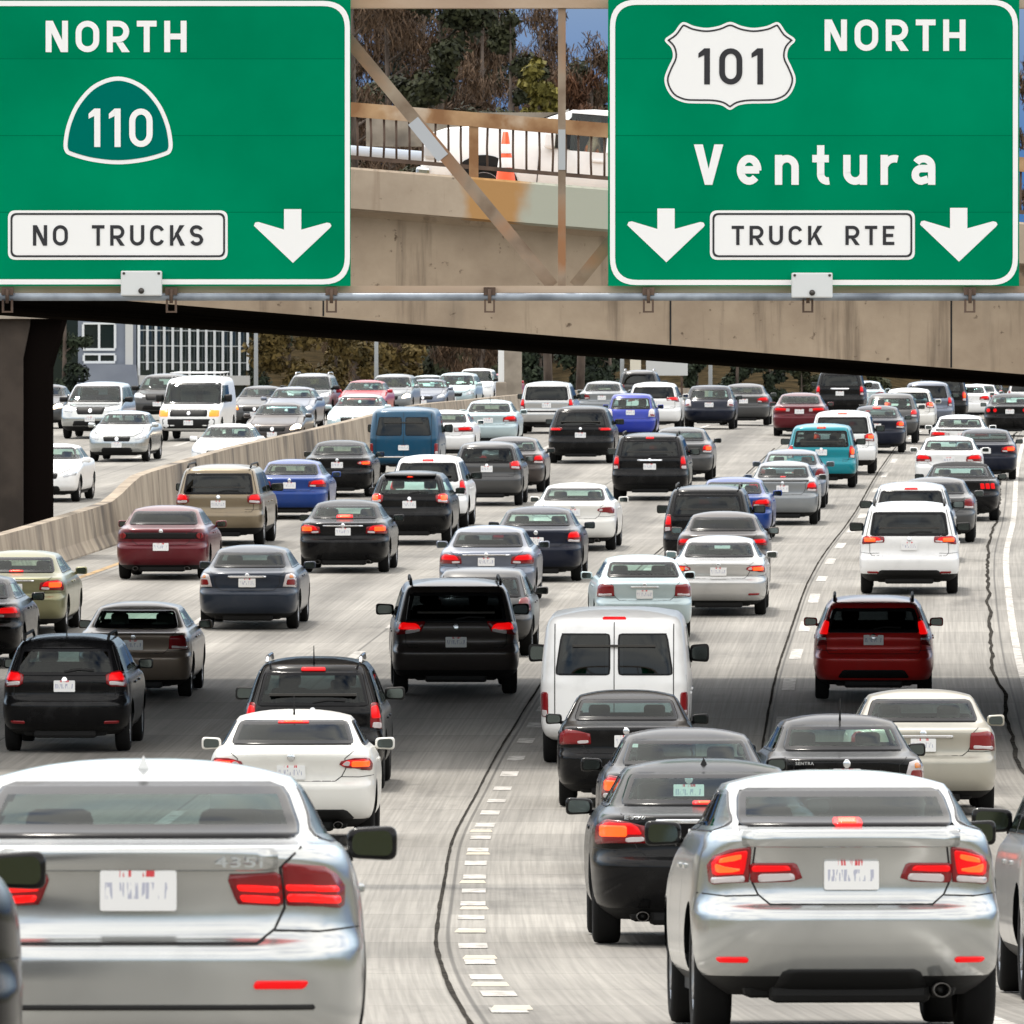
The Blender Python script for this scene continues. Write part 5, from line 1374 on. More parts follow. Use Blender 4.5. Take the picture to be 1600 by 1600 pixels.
GROUND_OFF = 0.0
def car(name, label, cat, kind, x, Z, color, W=None, H=None, Ln=None, lamp='wide', lit=0, tint='clear', front=False, group=None, yaw=0.0,
        far=False, plate=True, platez=None, rails=None, aerial=None, bar=None, hi=None, hid=None, roof=None, exhaust=0, badge=True, rim='alloy', mirrors=True,
        fog=False, seams=True, lower=None, X=None, spoiler=None, heads=0, amber=False, label_parts=None, wiper=False, skirt=None, mirrorcol=None, lip=None, foglow=None, slot=None):
    B = BODIES[kind]; win = WINS[kind]; fam = BASE.get(kind, kind)
    W0, H0 = 2 * max(B.prm(z)[0] for z in (.5, .55, .6, .9)), B.zm
    sx, sy, sz = (W or W0) / W0, (Ln or B.L) / B.L, (H or H0) / H0
    Z = Z * K
    X = px(x, Z) if X is None else X
    # Z is where the near axle stands; find both axles on the road
    near = B.ya if not front else B.L - B.yb
    base = (B.yb - B.ya) * sy
    slope = (axis(Z + base / 2 + 1) - axis(Z + base / 2 - 1)) / 2
    head = math.atan(slope) + yaw
    X2, Z2 = X + base * math.sin(head), Z + base * math.cos(head)
    g1, g2 = ground(X, Z), ground(X2, Z2)
    pitch = math.atan2(g2 - g1, base)
    if not front: rot = (pitch, 0, -head)
    else: rot = (-pitch, 0, PI - head)
    Mx = Matrix.Rotation(rot[2], 4, 'Z') @ Matrix.Rotation(rot[0], 4, 'X')
    ax = Vector((0, (B.ya if not front else B.yb) * sy, 0))
    loc = Vector((X, Z, g1 + .005)) - (Mx @ ax)
    root = thing(name, label, cat, loc, rot, group)
    root.scale = (sx, sy, sz)
    P = PAINT[color]
    b = obj('body', cached((kind, 'shell', not far), lambda: shell_mesh(kind, not far)), root)
    recolour(b, 0, P); recolour(b, 3, roof or P)
    obj('chassis', cached((kind, 'chassis'), lambda: chassis_mesh(B)), root)
    T = M[tint]
    for face, nm in (('rear', 'rear_window'), ('front', 'windshield')):
        for i, p in enumerate(win[face]):
            tt = T if face == 'rear' else (M['clear'] if tint != 'dark' else M['tint'])
            bo = .05 if not (kind == 'van' and face == 'rear') else .025
            o = obj(nm, cached((kind, nm, i), lambda: patch_mesh(B, face, p, [M['clear'], M['frit']], off=.004, nu=12, nv=10, r=.06, border=bo)), root)
            recolour(o, 0, tt)
    for face in ('left', 'right'):
        for i, p in enumerate(win['side']):
            if kind == 'van' and i == 0: continue
            o = obj('side_window', cached((kind, face, i), lambda: patch_mesh(B, face, p, [M['clear'], M['frit']], off=.004, nu=8, nv=8, r=.05, border=.028)), root)
            recolour(o, 0, T if (i == 0 or tint == 'clear') else M['tint'])
    # wheels
    ty, ri = cached(('wheel', B.R), lambda: wheel_meshes(B.R))
    for y in (B.ya, B.yb):
        for sg in (-1, 1):
            hw = B.side(y, .40)[0] if False else W0 / 2
            t = obj('wheel', ty, root); t.location = (sg * (hw - .135), y, B.R)
            if sg < 0: t.rotation_euler = (0, 0, PI)
            if not far or front:
                r = obj('rim', ri, t)
                if rim != 'alloy': recolour(r, 0, M[rim])
    # mirrors
    if mirrors:
        mz = MIRROR_Z[kind]
        my = B.prm(mz)[2] - .42
        for sg in (-1, 1):
            mm = obj('side_mirror', MIR[0], root)
            mm.location = (sg * (B.side(my, mz)[0] + .135), my, mz + .03)
            big = 1.25 if fam in ('suv', 'van') else 1.0
            mm.scale = (sg * big * (1.0 if kind == 'van' else 1), big, big * (1.45 if kind == 'van' else 1))
            recolour(mm, 0, PAINT[mirrorcol] if mirrorcol else (P if fam not in ('suv', 'van') else M['trim']))
            g = obj('mirror_glass', MIR[1], mm)
    if not far or tint == 'clear':
        for sg in (-1, 1):
            s1 = obj('seat', cached('fseat', lambda: seat_mesh('f')), root); s1.location = (sg * .36, B.prm(1.1)[1] * .5 + B.L * .36 + .35, B.zm - 1.40)
        s2 = obj('rear_seat', cached('bench', lambda: bench_mesh(.56)), root); s2.location = (0, B.prm(1.1)[1] + .78, B.zm - 1.40 if fam in ('suv', 'van') else .03)
    # tail lamps / head lamps
    def lens(nm, face, poly, mk, parent, off, r=.018, nu=6, nv=6):
        o = obj(nm, cached((kind, nm, face, tuple(poly), off), lambda: patch_mesh(B, face, poly, [M['red']], off=off, nu=nu, nv=nv, r=r)), parent)
        recolour(o, 0, M[mk]); return o
    if not front:
        L = LAMPS[lamp]
        for sg in (-1, 1):
            main = None
            for i, (pts, mk) in enumerate(L):
                if len(pts) == 1: poly = disc((sg * pts[0][0] * B.prm(pts[0][1])[0], pts[0][1]), pts[0][2]); r = 0
                else: poly = frac(B, [(sg * a, z) for a, z in pts]); r = .018
                k = mk
                if mk == 'red' and lit and lamp in ('bar3', 'round'): k = 'redlit'
                if mk == 'core2' and not lit: k = 'red'
                if mk == 'core' and lit < 2: k = 'redlit'
                if mk == 'lit': k = 'redlit' if lit else 'red'
                own = i == 0 or (lamp in ('civic', 'coupe') and i == 1) or lamp == 'round'
                o = lens('tail_light' if own else 'lens', 'rear', poly, k, root if own else main, .012 if own else .013 + .0016 * i, r)
                if own: main = o
                if own and lit and lamp not in ('coupe', 'civic', 'bar3', 'round') and mk == 'red':
                    zs = [p[1] for p in pts]; z0, z1 = min(zs), max(zs); lo_ = z0 + (z1 - z0) * (.42 if len(L) > 1 else .15); hi_ = z1 - (z1 - z0) * .10
                    xa, xb = min(p[0] for p in pts), max(p[0] for p in pts); xa, xb = xa + (xb - xa) * .10, xb - (xb - xa) * .09
                    q = [(xa + (xb - xa) * .04, lo_), (xb, lo_), (xb * .995, hi_ - (z1 - z0) * .12), (xb - (xb - xa) * .12, hi_), (xa + (xb - xa) * .22, hi_ - (z1 - z0) * .06)]
                    q = [(sg * x_, min(z_, z1 - .012)) for x_, z_ in q]
                    lens('lit_lens', 'rear', frac(B, q), 'redlit', main, .0145, .014, 6, 5)
            if lit == 2 and lamp not in ('civic', 'coupe'):
                pts = L[0][0]
                if len(pts) > 1:
                    cx = max(p[0] for p in pts) * .66 + min(p[0] for p in pts) * .34; zs = [p[1] for p in pts]; cz = (max(zs) * .55 + min(zs) * .45)
                    wv = B.prm(cz)[0]; hx = (max(p[0] for p in pts) - min(p[0] for p in pts)) * .24; hz = (max(zs) - min(zs)) * .22
                    poly = [(sg * (cx - hx) * wv, cz - hz), (sg * (cx + hx) * wv, cz - hz), (sg * (cx + hx) * wv, cz + hz), (sg * (cx - hx) * wv, cz + hz)]
                    lens('lit_core', 'rear', poly, 'core', main, .018, .012, 4, 4)
        # high brake lamp
        if hi:
            hx, z0, z1 = hi
            lens('brake_light', 'rear', [(-hx, z0), (hx, z0), (hx * .94, z1), (-hx * .94, z1)], 'redlit' if lit < 2 or hid else 'redlit', root, .012, .01, 6, 3)
            if lit == 2: lens('brake_lamp_core', 'rear', [(-hx * .6, z0 + .006), (hx * .6, z0 + .006), (hx * .6, z1 - .006), (-hx * .6, z1 - .006)], 'core', root, .016, .005, 6, 3)
        if seams:
            if fam in ('sedan', 'civic', 'coupe'):
                zt = {'civic': 1.10, 'coupe': 1.07}.get(kind, 1.03)
                pts = frac(B, [(-.80, zt), (-.655, zt - .08), (-.65, .84), (-.60, .76), (-.52, .705), (.52, .705), (.60, .76), (.65, .84), (.655, zt - .08), (.80, zt)])
            elif kind == 'van': pts = None
            else:
                zt = B.zm - .12
                pts = frac(B, [(-.93, zt), (-.90, 1.04), (-.80, .95), (-.79, .78), (-.74, .72), (.74, .72), (.79, .78), (.80, .95), (.90, 1.04), (.93, zt)])
            if pts:
                obj('panel_gap', cached((kind, 'gap'), lambda: mesh_from('panel_gap', *ribbon(B, 'rear', pts, .009), [M['seam']], None, True)), root)
            else:
                def vg():
                    V = []; Fc = []
                    for line in ([(0, .60), (0, 1.93)], [(-.80, .60), (-.80, 1.90)], [(.80, .60), (.80, 1.90)]):
                        v, f = ribbon(B, 'rear', line, .012); k = len(V); V += v; Fc += [tuple(i + k for i in q) for q in f]
                    return mesh_from('door_gap', V, Fc, [M['seam']], None, True)
                obj('door_gap', cached((kind, 'gap'), vg), root)
            if not far:
                for face in ('left', 'right'):
                    def dg():
                        V = []; Fc = []; s_ = win['side']; zb = s_[0][0][1]
                        y0, y1, y2 = s_[0][0][0] + .05, s_[1][0][0] - .05, s_[1][1][0] + .02
                        for yy in (y0, y1, y2):
                            v, f = ribbon(B, face, [(yy, zb), (yy + (.12 if yy == y0 else 0), .34)], .008); k = len(V); V += v; Fc += [tuple(i + k for i in q) for q in f]
                        return mesh_from('door_gap', V, Fc, [M['seam']], None, True)
                    obj('door_gap', cached((kind, 'dgap', face), dg), root)
                    for yy in (win['side'][0][1][0] - .1, win['side'][1][1][0] - .75):
                        h = MB(); p = B.side(yy, .90); sg = 1 if face == 'right' else -1
                        h.bbox(sg * p.x - .012, sg * p.x + .022 * 1, yy - .1, yy + .1, .885, .915, .008)
                        o = obj('door_handle', cached((kind, 'handle', face, round(yy, 2)), lambda: h.mesh('door_handle', PAINT['silver'])), root); recolour(o, 0, P)
        if plate:
            pz = platez or PLATE_Z[kind]
            yy = B.rear(.15, pz)[1]
            dz = B.rear(0, pz + .05)[1] - B.rear(0, pz - .05)[1]
            if not far:
                fr = MB(); fr.prism(fillet([(-.235, -.098), (.235, -.098), (.215, .098), (-.215, .098)], .03), -.004, .03)
            mk = MB(); mk.prism(fillet([(-.152, -.076), (.152, -.076), (.152, .076), (-.152, .076)], .012), -.016, .02)
            o = obj('licence_plate', cached('plate', lambda: mk.mesh('licence_plate', M['plate'])), root)
            o.location = (0 if kind != 'van' else 0, min(B.rear(0, pz - .07)[1], B.rear(0, pz + .07)[1]) - .004, pz); o.rotation_euler = (0, 0, 0)
        if bar:
            bx, z0, z1, mk = bar
            lens('trim_bar', 'rear', [(-bx, z0), (bx, z0), (bx, z1), (-bx, z1)], mk, root, .016, .008, 8, 3)
        if badge and not far and kind != 'van':
            bz = {'sedan': .965, 'civic': 1.0, 'coupe': 1.0, 'suv': 1.03, 'wagon': .98, 'hatch': .96, 'soft': .93}[fam]
            o = obj('badge', cached((kind, 'badge'), lambda: patch_mesh(B, 'rear', disc((0, bz), .042), [M['badge']], off=.010, nu=6, nv=6, r=0)), root)
        if fog:
            for sg in (-1, 1):
                lens('reflector', 'rear', frac(B, [(sg * .62, .40), (sg * .84, .40), (sg * .85, .435), (sg * .63, .435)]), 'red', root, .010, .008, 5, 3)
        if lip:
            hx, z0, z1 = lip
            recolour(lens('trunk_lip', 'rear', [(-hx, z0), (hx, z0), (hx, z1), (-hx, z1)], 'trim', root, .016, .02, 14, 5), 0, P)
        if foglow:
            x0, x1, z0, z1 = foglow
            for sg in (-1, 1): lens('reflector', 'rear', frac(B, [(sg * x0, z0), (sg * x1, z0), (sg * (x1 + .02), z1), (sg * (x0 + .01), z1)]), 'redlit', root, .010, .008, 5, 3)  # reflectors are no lamps; their shine is a glow put into the material
        if slot:
            hx, z0, z1 = slot; lens('bumper_slot', 'rear', [(-hx, z0), (hx, z0), (hx, z1), (-hx, z1)], 'seam', root, .006, .006, 14, 2)
        if seams and kind != 'van':
            zb = .705 if fam in ('sedan', 'civic', 'coupe') else .72
            def bg():
                V = []; Fc = []
                for sg in (-1, 1):
                    v, f = ribbon(B, 'rear', frac(B, [(sg * .60, zb + .05), (sg * .80, zb + .045), (sg * .97, zb + .06)]), .007); k = len(V); V += v; Fc += [tuple(i + k for i in q) for q in f]
                return mesh_from('bumper_gap', V, Fc, [M['seam']], None, True)
            obj('bumper_gap', cached((kind, 'bgap'), bg), root)
        if lower:
            hx, z0, z1 = lower
            lens('bumper_insert', 'rear', [(-hx, z0), (hx, z0), (hx * .86, z1), (-hx * .86, z1)], 'trim', root, .008, .03, 10, 4)
        for sg in ((1,) if exhaust == 1 else (-1, 1) if exhaust == 2 else ()):
            e = MB(); zz = B.z[0] + .03
            e.lathe_y = None
            n = 14; V = []; Fc = []
            for i, (yy, rr) in enumerate(((.30, .040), (.03, .040), (.03, .034), (.22, .034), (.22, .001))):
                for k in range(n): V.append((sg * .50 + rr * 1.25 * math.cos(2 * PI * k / n), yy, zz + rr * math.sin(2 * PI * k / n)))
            for i in range(4):
                for k in range(n): Fc.append((i * n + k, i * n + (k + 1) % n, (i + 1) * n + (k + 1) % n, (i + 1) * n + k))
            obj('exhaust_pipe', cached((kind, 'exh', sg), lambda: mesh_from('exhaust_pipe', V, Fc, [M['darkmetal']], None, True)), root)
        if spoiler:
            z = spoiler; w = B.prm(z)[0] * .86
            def sp():
                V = []; Fc = []; n = 14
                for k in range(n + 1):
                    xx = -w + 2 * w * k / n; p = B.rear(xx, z)
                    V += [(xx, p.y - .12, z - .005), (xx, p.y - .12, z + .018), (xx, p.y + .10, z + .045), (xx, p.y + .08, z - .01)]
                for k in range(n):
                    for q in range(4): Fc.append((k * 4 + q, k * 4 + (q + 1) % 4, k * 4 + 4 + (q + 1) % 4, k * 4 + 4 + q))
                Fc += [(0, 3, 2, 1), (n * 4, n * 4 + 1, n * 4 + 2, n * 4 + 3)]
                return mesh_from('spoiler', V, Fc, [PAINT['silver']], None, False)
            o = obj('spoiler', cached((kind, 'spoiler', z), sp), root); recolour(o, 0, M['trim'] if color == 'black' or spoiler > 1.3 and color not in ('white',) else P)
        if wiper or (fam in ('suv', 'wagon', 'hatch') and not far):
            z = win['rear'][0][0][1] + .05
            obj('wiper', cached((kind, 'wiper'), lambda: mesh_from('wiper', *ribbon(B, 'rear', [(0, z), (.18, z + .03), (.42, z + .02)], .025, .018), [M['trim']], None, True)), root)
    else:
        hd = HEADS[kind]
        for sg in (-1, 1):
            o = lens('headlight', 'front', frac(B, [(sg * a, z) for a, z in hd['lamp']]), 'headlens' if not heads else ('amber' if amber else 'headlit'), root, .010)
            if not heads:
                p = hd['lamp']; cx = sum(q[0] for q in p) / len(p); cz = sum(q[1] for q in p) / len(p)
                lens('lamp_bowl', 'front', disc((sg * cx * B.prm(cz)[0], cz), .05), 'chrome', o, .013, 0)
        g = lens('grille', 'front', frac(B, hd['grille']), 'trim', root, .008, .03, 8, 4)
        z = (hd['grille'][0][1] + hd['grille'][2][1]) / 2
        lens('badge', 'front', disc((0, z), .06), 'badge', root, .016, 0)
        lens('lower_grille', 'front', frac(B, hd['low']), 'trim', root, .008, .03, 8, 4)
        if plate:
            pz = .50 if fam not in ('suv', 'van') else .60
            mk = MB(); mk.prism(fillet([(-.152, -.076), (.152, -.076), (.152, .076), (-.152, .076)], .012), -.016, .02)
            o = obj('licence_plate', cached('plate', lambda: mk.mesh('licence_plate', M['plate'])), root)
            o.location = (0, max(B.front(0, pz - .07)[1], B.front(0, pz + .07)[1]) + .004, pz); o.rotation_euler = (0, 0, PI)
        obj('hood_gap', cached((kind, 'hoodgap'), lambda: mesh_from('hood_gap', *ribbon(B, 'front', frac(B, [(-.80, win['front'][0][0][1] - .04), (-.78, hd['lamp'][3][1] + .02), (-.55, hd['grille'][2][1] + .02), (.55, hd['grille'][2][1] + .02), (.78, hd['lamp'][3][1] + .02), (.80, win['front'][0][0][1] - .04)]), .012), [M['seam']], None, True)), root)
    if rails:
        for sg in (-1, 1):
            def rl():
                m = MB()
                ys = np.linspace(B.prm(B.zm - .14)[1] + .12, B.prm(B.zm - .14)[2] - .35, 9); xx = B.prm(B.z1)[0] * .93
                pts = [(sg * xx, y, B.zm - .035 + (.055 if 0 < i < 8 else -.01)) for i, y in enumerate(ys)]
                m.tube(pts, .022, 8)
                return m.mesh('roof_rail', M['trim'])
            o = obj('roof_rail', cached((kind, 'rails', sg), rl), root); recolour(o, 0, M[rails])
    if aerial:
        y = B.prm(B.z1)[1] + .12
        m = MB()
        if aerial == 'fin':
            m.add([(-.03, 0, -.02), (.03, 0, -.02), (0, .20, -.02), (0, .02, .045), (0, .05, .043)], [(0, 1, 3), (1, 2, 4, 3), (2, 0, 3, 4)], False)
        else:
            m.tube([(0, 0, -.03), (0, -.02, .02), (0, -.07, .20)], [.016, .010, .005], 8)
        o = obj('aerial', cached(('aerial', aerial), lambda: m.mesh('aerial', M['trim'])), root); o.location = (0, y, B.zm - .035)
        if aerial == 'fin': recolour(o, 0, P)
    return root
# ------------------------------------------------------------------ the traffic heading away
GA = 'vehicles heading away in the traffic jam'
def A(name, label, cat, kind, x, Z, color, **k):
    k.setdefault('group', GA); k.setdefault('far', Z > 112)
    return car(name, label, cat, kind, x, Z, color, **k)
R_ = dict
near_bmw = A('coupe', 'large silver two-door with split red tail lamps at the lower left', 'car', 'coupe', 221, 18.2, 'silver', W=1.83, H=1.49, lamp='coupe', lip=(.55, .985, 1.055), foglow=(.50, .72, .535, .565), slot=(.70, .455, .475), lit=1, tint='tint', aerial='fin', exhaust=1, badge=False, mirrorcol='black', platez=.905)
civic = A('sedan', 'large silver four-door at the lower right with brake lamps glowing orange', 'car', 'civic', 1316, 25.4, 'silver', W=1.765, H=1.50, lamp='civic', lit=2, tint='tint', lip=(.60, 1.015, 1.09), foglow=(.66, .84, .40, .425), hi=(.085, 1.118, 1.158), exhaust=1, badge=False, mirrorcol='black', lower=(.44, .245, .36), yaw=-.015)
e350 = A('sedan', 'black luxury four-door with chrome trunk strip, half hidden by the silver four-door', 'car', 'sedan', 1102, 35.8, 'black', W=1.86, H=1.47, Ln=4.87, lamp='wide', lit=2, hi=(.11, 1.092, 1.12), aerial='fin', bar=(.40, .955, .99, 'chrome'), exhaust=2)
A('sedan', 'black four-door mostly hidden ahead of the black luxury four-door', 'car', 'sedan', 1074, 45.5, 'black', W=1.82, H=1.47, lamp='slant', lit=2, hi=(.10, 1.095, 1.12))
A('sedan', 'black compact four-door with white corner lamps left of the champagne sedan', 'car', 'sedan', 1316, 48.0, 'black', W=1.76, H=1.50, Ln=4.6, lamp='whitecorner', aerial='rod', yaw=-0.03)
A('sedan', 'champagne silver four-door behind the silver car at the lower right', 'car', 'oldsedan', 1440, 54.2, 'champagne', W=1.80, H=1.49, Ln=4.8, lamp='corner', bar=(.36, .915, .945, 'chrome'), platez=.83)
A('sedan', 'white four-door with one orange tail lamp behind the silver two-door', 'car', 'sedan', 458, 49.6, 'cream', W=1.86, H=1.475, Ln=4.87, lamp='tri', lit=2, tint='dark', hi=(.17, 1.31, 1.335), aerial='rod', exhaust=2, lower=(.68, .30, .40), platez=.80)
A('suv', 'black SUV with silver roof rails just beyond the white four-door', 'suv', 'suv', 492, 58.0, 'black', W=1.86, H=1.70, Ln=4.6, lamp='suvtall', lit=1, tint='tint', rails='chrome', hi=(.16, 1.535, 1.575), aerial='rod', amber=True)
A('van', 'tall white passenger van with two rear windows in the centre lane', 'van', 'van', 962, 61.3, 'white', W=2.03, H=2.10, lamp='van', tint='dark', hi=(.16, 1.96, 1.985), plate=False)
A('sedan', 'black older four-door close behind the white passenger van', 'car', 'oldsedan', 979, 55.4, 'black', W=1.72, H=1.42, Ln=4.35, lamp='wide', tint='tint')
A('minivan', 'dark brown minivan with roof rails in the middle of the picture', 'minivan', 'boxsuv', 711, 69.3, 'brownblack', W=1.97, H=1.76, Ln=5.1, lamp='minivan', lit=1, tint='dark', rails='trim', wiper=True, platez=.80, yaw=-0.055)
A('wagon', 'dark red wagon with tall tail lamps alone in the right lane', 'car', 'wagon', 1365, 68.6, 'red', W=1.84, H=1.56, lamp='wagontall', lit=1, tint='dark', rails='trim', wiper=True, platez=.93, lower=(.55, .36, .48))
A('suv', 'white SUV with dark lower bumper above the red wagon', 'suv', 'boxsuv', 1421, 86.5, 'white', W=1.93, H=1.76, Ln=4.8, lamp='suvwide', lit=2, tint='dark', rails='trim', fog=True, wiper=True, platez=.90, lower=(.62, .36, .46))
A('suv', 'white crossover directly ahead of the white SUV with dark bumper', 'suv', 'suv', 1424, 95.3, 'palesilver', W=1.88, H=1.68, Ln=4.6, lamp='suv', tint='dark', hi=(.14, 1.55, 1.58))
A('suv', 'black crossover with two low red reflectors, directly above the big silver two-door', 'suv', 'wagon', 107, 62.6, 'black', W=1.80, H=1.61, Ln=4.45, lamp='suv', lit=1, tint='tint', rails='trim', aerial='rod', fog=True, platez=.90)
A('sedan', 'brown grey older luxury four-door ahead of the black crossover', 'car', 'oldsedan', 214, 68.9, 'beige', W=1.75, H=1.43, Ln=4.55, lamp='corner', plate=True, badge=True)
A('sedan', 'olive gold four-door cut off by the left edge', 'car', 'oldsedan', 28, 79.2, 'olive', W=1.80, H=1.45, lamp='wide', lit=2, hi=(.13, 1.10, 1.13), bar=(.36, .95, .98, 'chrome'))
A('sedan', 'black four-door at the left edge below the olive gold car', 'car', 'sedan', -48, 73.6, 'black', W=1.83, H=1.47, lamp='wide', lit=1)
A('sedan', 'dark steel blue four-door with white corner lamps left of centre', 'car', 'sedan', 391, 80.2, 'steelblue', W=1.80, H=1.46, lamp='whitecorner', tint='tint', bar=(.34, .93, .965, 'chrome'), platez=.84)
A('sedan', 'maroon four-door with four round tail lamps beside the barrier', 'car', 'oldsedan', 257, 90.2, 'maroon', W=1.86, H=1.46, Ln=5.0, lamp='round', tint='dark', exhaust=2, bar=(.76, .82, .945, 'trim'), platez=.66, mirrorcol='maroon')
A('sedan', 'black four-door with wide glowing high brake lamp, between maroon and slate blue ones', 'car', 'sedan', 540, 92.2, 'black', W=1.86, H=1.47, Ln=4.88, lamp='wide', lit=2, tint='clear', hi=(.17, 1.10, 1.16), bar=(.40, .945, .97, 'chrome'), exhaust=2)
A('sedan', 'slate blue four-door ahead of the dark minivan', 'car', 'sedan', 763, 84.2, 'slate', W=1.84, H=1.47, Ln=4.9, lamp='wide', lit=1, tint='tint', bar=(.44, .95, .98, 'chrome'))
A('hatchback', 'dark grey hatchback peeking out right of the dark minivan', 'car', 'hatch', 752, 75.3, 'grey', W=1.78, H=1.45, Ln=4.3, lamp='hatch')
A('sedan', 'dark navy four-door with white licence plate right of the slate blue one', 'car', 'sedan', 840, 89.6, 'navy', W=1.84, H=1.47, lamp='slant', lit=1, platez=.80)
A('sedan', 'pearl white wide four-door with slanted dark tail lamps ahead of the navy one', 'car', 'sedan', 898, 98.8, 'cream', W=1.88, H=1.46, Ln=5.0, lamp='tri', tint='clear', exhaust=2)
A('sedan', 'pale blue silver compact four-door right of centre', 'car', 'oldsedan', 1004, 78.3, 'bluesilver', W=1.70, H=1.44, Ln=4.45, lamp='corner', bar=(.26, .925, .95, 'chrome'), platez=.81, yaw=-0.07)
A('sedan', 'silver four-door with cream headrests and glowing brake lamps, right of the pale blue one', 'car', 'sedan', 1124, 82.6, 'palesilver', W=1.78, H=1.42, Ln=4.6, lamp='tri', lit=2, fog=True)
A('sedan', 'dark grey roofed four-door hidden ahead of the silver one with headrests', 'car', 'sedan', 1130, 87.9, 'brownblack', W=1.82, H=1.47, Ln=3.9, lamp='tri', lit=1, tint='dark')
A('suv', 'black boxy SUV with roof rails ahead of the dark grey four-door', 'suv', 'boxsuv', 1107, 92.6, 'black', W=1.86, H=1.76, Ln=4.8, lamp='suvtall', lit=1, tint='dark', rails='trim')
A('sedan', 'blue four-door to the right of the black boxy SUV', 'car', 'sedan', 1146, 101.8, 'blue', W=1.80, H=1.42, Ln=4.5, lamp='wide', lit=1)
A('sedan', 'silver grey small four-door with open black trunk edge right of the blue one', 'car', 'sedan', 1224, 107.2, 'midgrey', W=1.70, H=1.50, Ln=4.4, lamp='slant', lit=1, hi=(.07, 1.09, 1.11), bar=(.66, 1.005, 1.03, 'trim'))
A('sedan', 'blue grey four-door just ahead of the silver grey small one', 'car', 'sedan', 1237, 113.2, 'slate', W=1.78, H=1.46, lamp='slant')
A('minivan', 'bright teal minivan with a white plate', 'minivan', 'boxsuv', 1284, 121.3, 'teal', W=1.90, H=1.72, Ln=4.75, lamp='suvtall', lit=2, tint='tint', hi=(.12, 1.58, 1.62), platez=.95, far=False)
A('suv', 'white SUV directly ahead of the teal minivan', 'suv', 'boxsuv', 1317, 127.4, 'white', W=1.90, H=1.80, Ln=4.8, lamp='suv', lit=2, tint='dark', hi=(.13, 1.60, 1.63))
A('sedan', 'navy four-door with glowing lamps right of the white SUV ahead of the minivan', 'car', 'sedan', 1370, 138.6, 'navy', W=1.78, H=1.45, lamp='slant', lit=2, hi=(.14, 1.36, 1.40))
A('suv', 'dark grey crossover ahead of the navy four-door with glowing lamps', 'suv', 'hatch', 1392, 144.4, 'grey', W=1.80, H=1.60, lamp='hatch', lit=1)
A('suv', 'beige white crossover with one glowing lamp near the far right cluster', 'suv', 'wagon', 1420, 151.5, 'cream', W=1.82, H=1.58, lamp='suv', lit=2)
A('minivan', 'dark slate minivan left of the glowing far cluster', 'minivan', 'suv', 1449, 160.5, 'slate', W=1.88, H=1.70, lamp='suvtall', lit=1, tint='dark')
A('suv', 'black tall SUV in the far right cluster under the overpass edge', 'suv', 'boxsuv', 1472, 171, 'black', W=1.95, H=1.85, lamp='suvtall', lit=2, tint='dark', hi=(.10, 1.56, 1.60))
A('sedan', 'tiny white four-door far away left of the black one by the right edge', 'car', 'sedan', 1514, 186, 'white', W=1.78, H=1.45, lamp='wide', lit=1)
A('sedan', 'tiny white four-door far away, second of the far right pair', 'car', 'sedan', 1532, 204, 'palesilver', W=1.78, H=1.45, lamp='wide', lit=1)
A('suv', 'tiny black crossover farthest in the right cluster', 'suv', 'hatch', 1541, 222, 'black', W=1.78, H=1.6, lamp='hatch', lit=1)
A('sedan', 'black four-door at the right edge under the overpass', 'car', 'sedan', 1578, 153.5, 'black', W=1.76, H=1.46, lamp='round', lit=1)
A('suv', 'white SUV cut off by the right edge under the overpass', 'suv', 'suv', 1606, 196, 'white', W=1.9, H=1.8, lamp='suvtall', tint='dark')
A('sedan', 'white four-door with black rear spoiler in the right lanes', 'car', 'sedan', 1500, 133.6, 'white', W=1.82, H=1.45, lamp='band', lit=1, bar=(.70, 1.0, 1.04, 'trim'))
A('sedan', 'navy four-door beside the white ones near the right edge', 'car', 'oldsedan', 1540, 125.6, 'navy', W=1.76, H=1.42, lamp='wide', lit=2, tint='tint')
A('sedan', 'white four-door with wide red lamps ahead of the black convertible', 'car', 'sedan', 1483, 120.4, 'white', W=1.84, H=1.45, lamp='wide', lit=1)
A('convertible', 'black convertible with black fabric roof and triple red lamps', 'car', 'soft', 1500, 108.6, 'black', W=1.92, H=1.40, Ln=4.78, lamp='bar3', lit=1, roof=flat('black_fabric_roof', (.014, .014, .015), .95), platez=.62, far=False)
A('sedan', 'dark grey four-door between the white crossover and the black convertible', 'car', 'sedan', 1462, 101.3, 'grey', W=1.82, H=1.45, lamp='slant', tint='dark')
A('suv', 'black two-tone luxury SUV with tall red lamps in the upper middle', 'suv', 'boxsuv', 1017, 116.3, 'black', W=1.99, H=1.73, Ln=4.9, lamp='suvtall', lit=1, tint='dark', rails='trim', hi=(.10, 1.56, 1.60), bar=(.30, 1.00, 1.04, 'chrome'), far=False)
A('sedan', 'grey four-door with amber turn lamp right of the black luxury SUV', 'car', 'sedan', 1064, 124.2, 'grey', W=1.82, H=1.46, lamp='slant', lit=2, tint='tint')
A('suv', 'black SUV with slim lamps and rounded back left of the bright blue car', 'suv', 'suv', 909, 132.2, 'black', W=1.95, H=1.69, Ln=4.85, lamp='slim', lit=1, tint='dark', platez=.84, far=False)
A('hatchback', 'bright blue small hatchback behind the black SUV with slim lamps', 'car', 'hatch', 986, 143.2, 'royal', W=1.64, H=1.52, Ln=3.7, lamp='whitehatch', platez=.92)
A('suv', 'white crossover ahead of the bright blue hatchback', 'suv', 'wagon', 1022, 150.4, 'white', W=1.86, H=1.64, lamp='suvwide', lit=1, tint='dark')
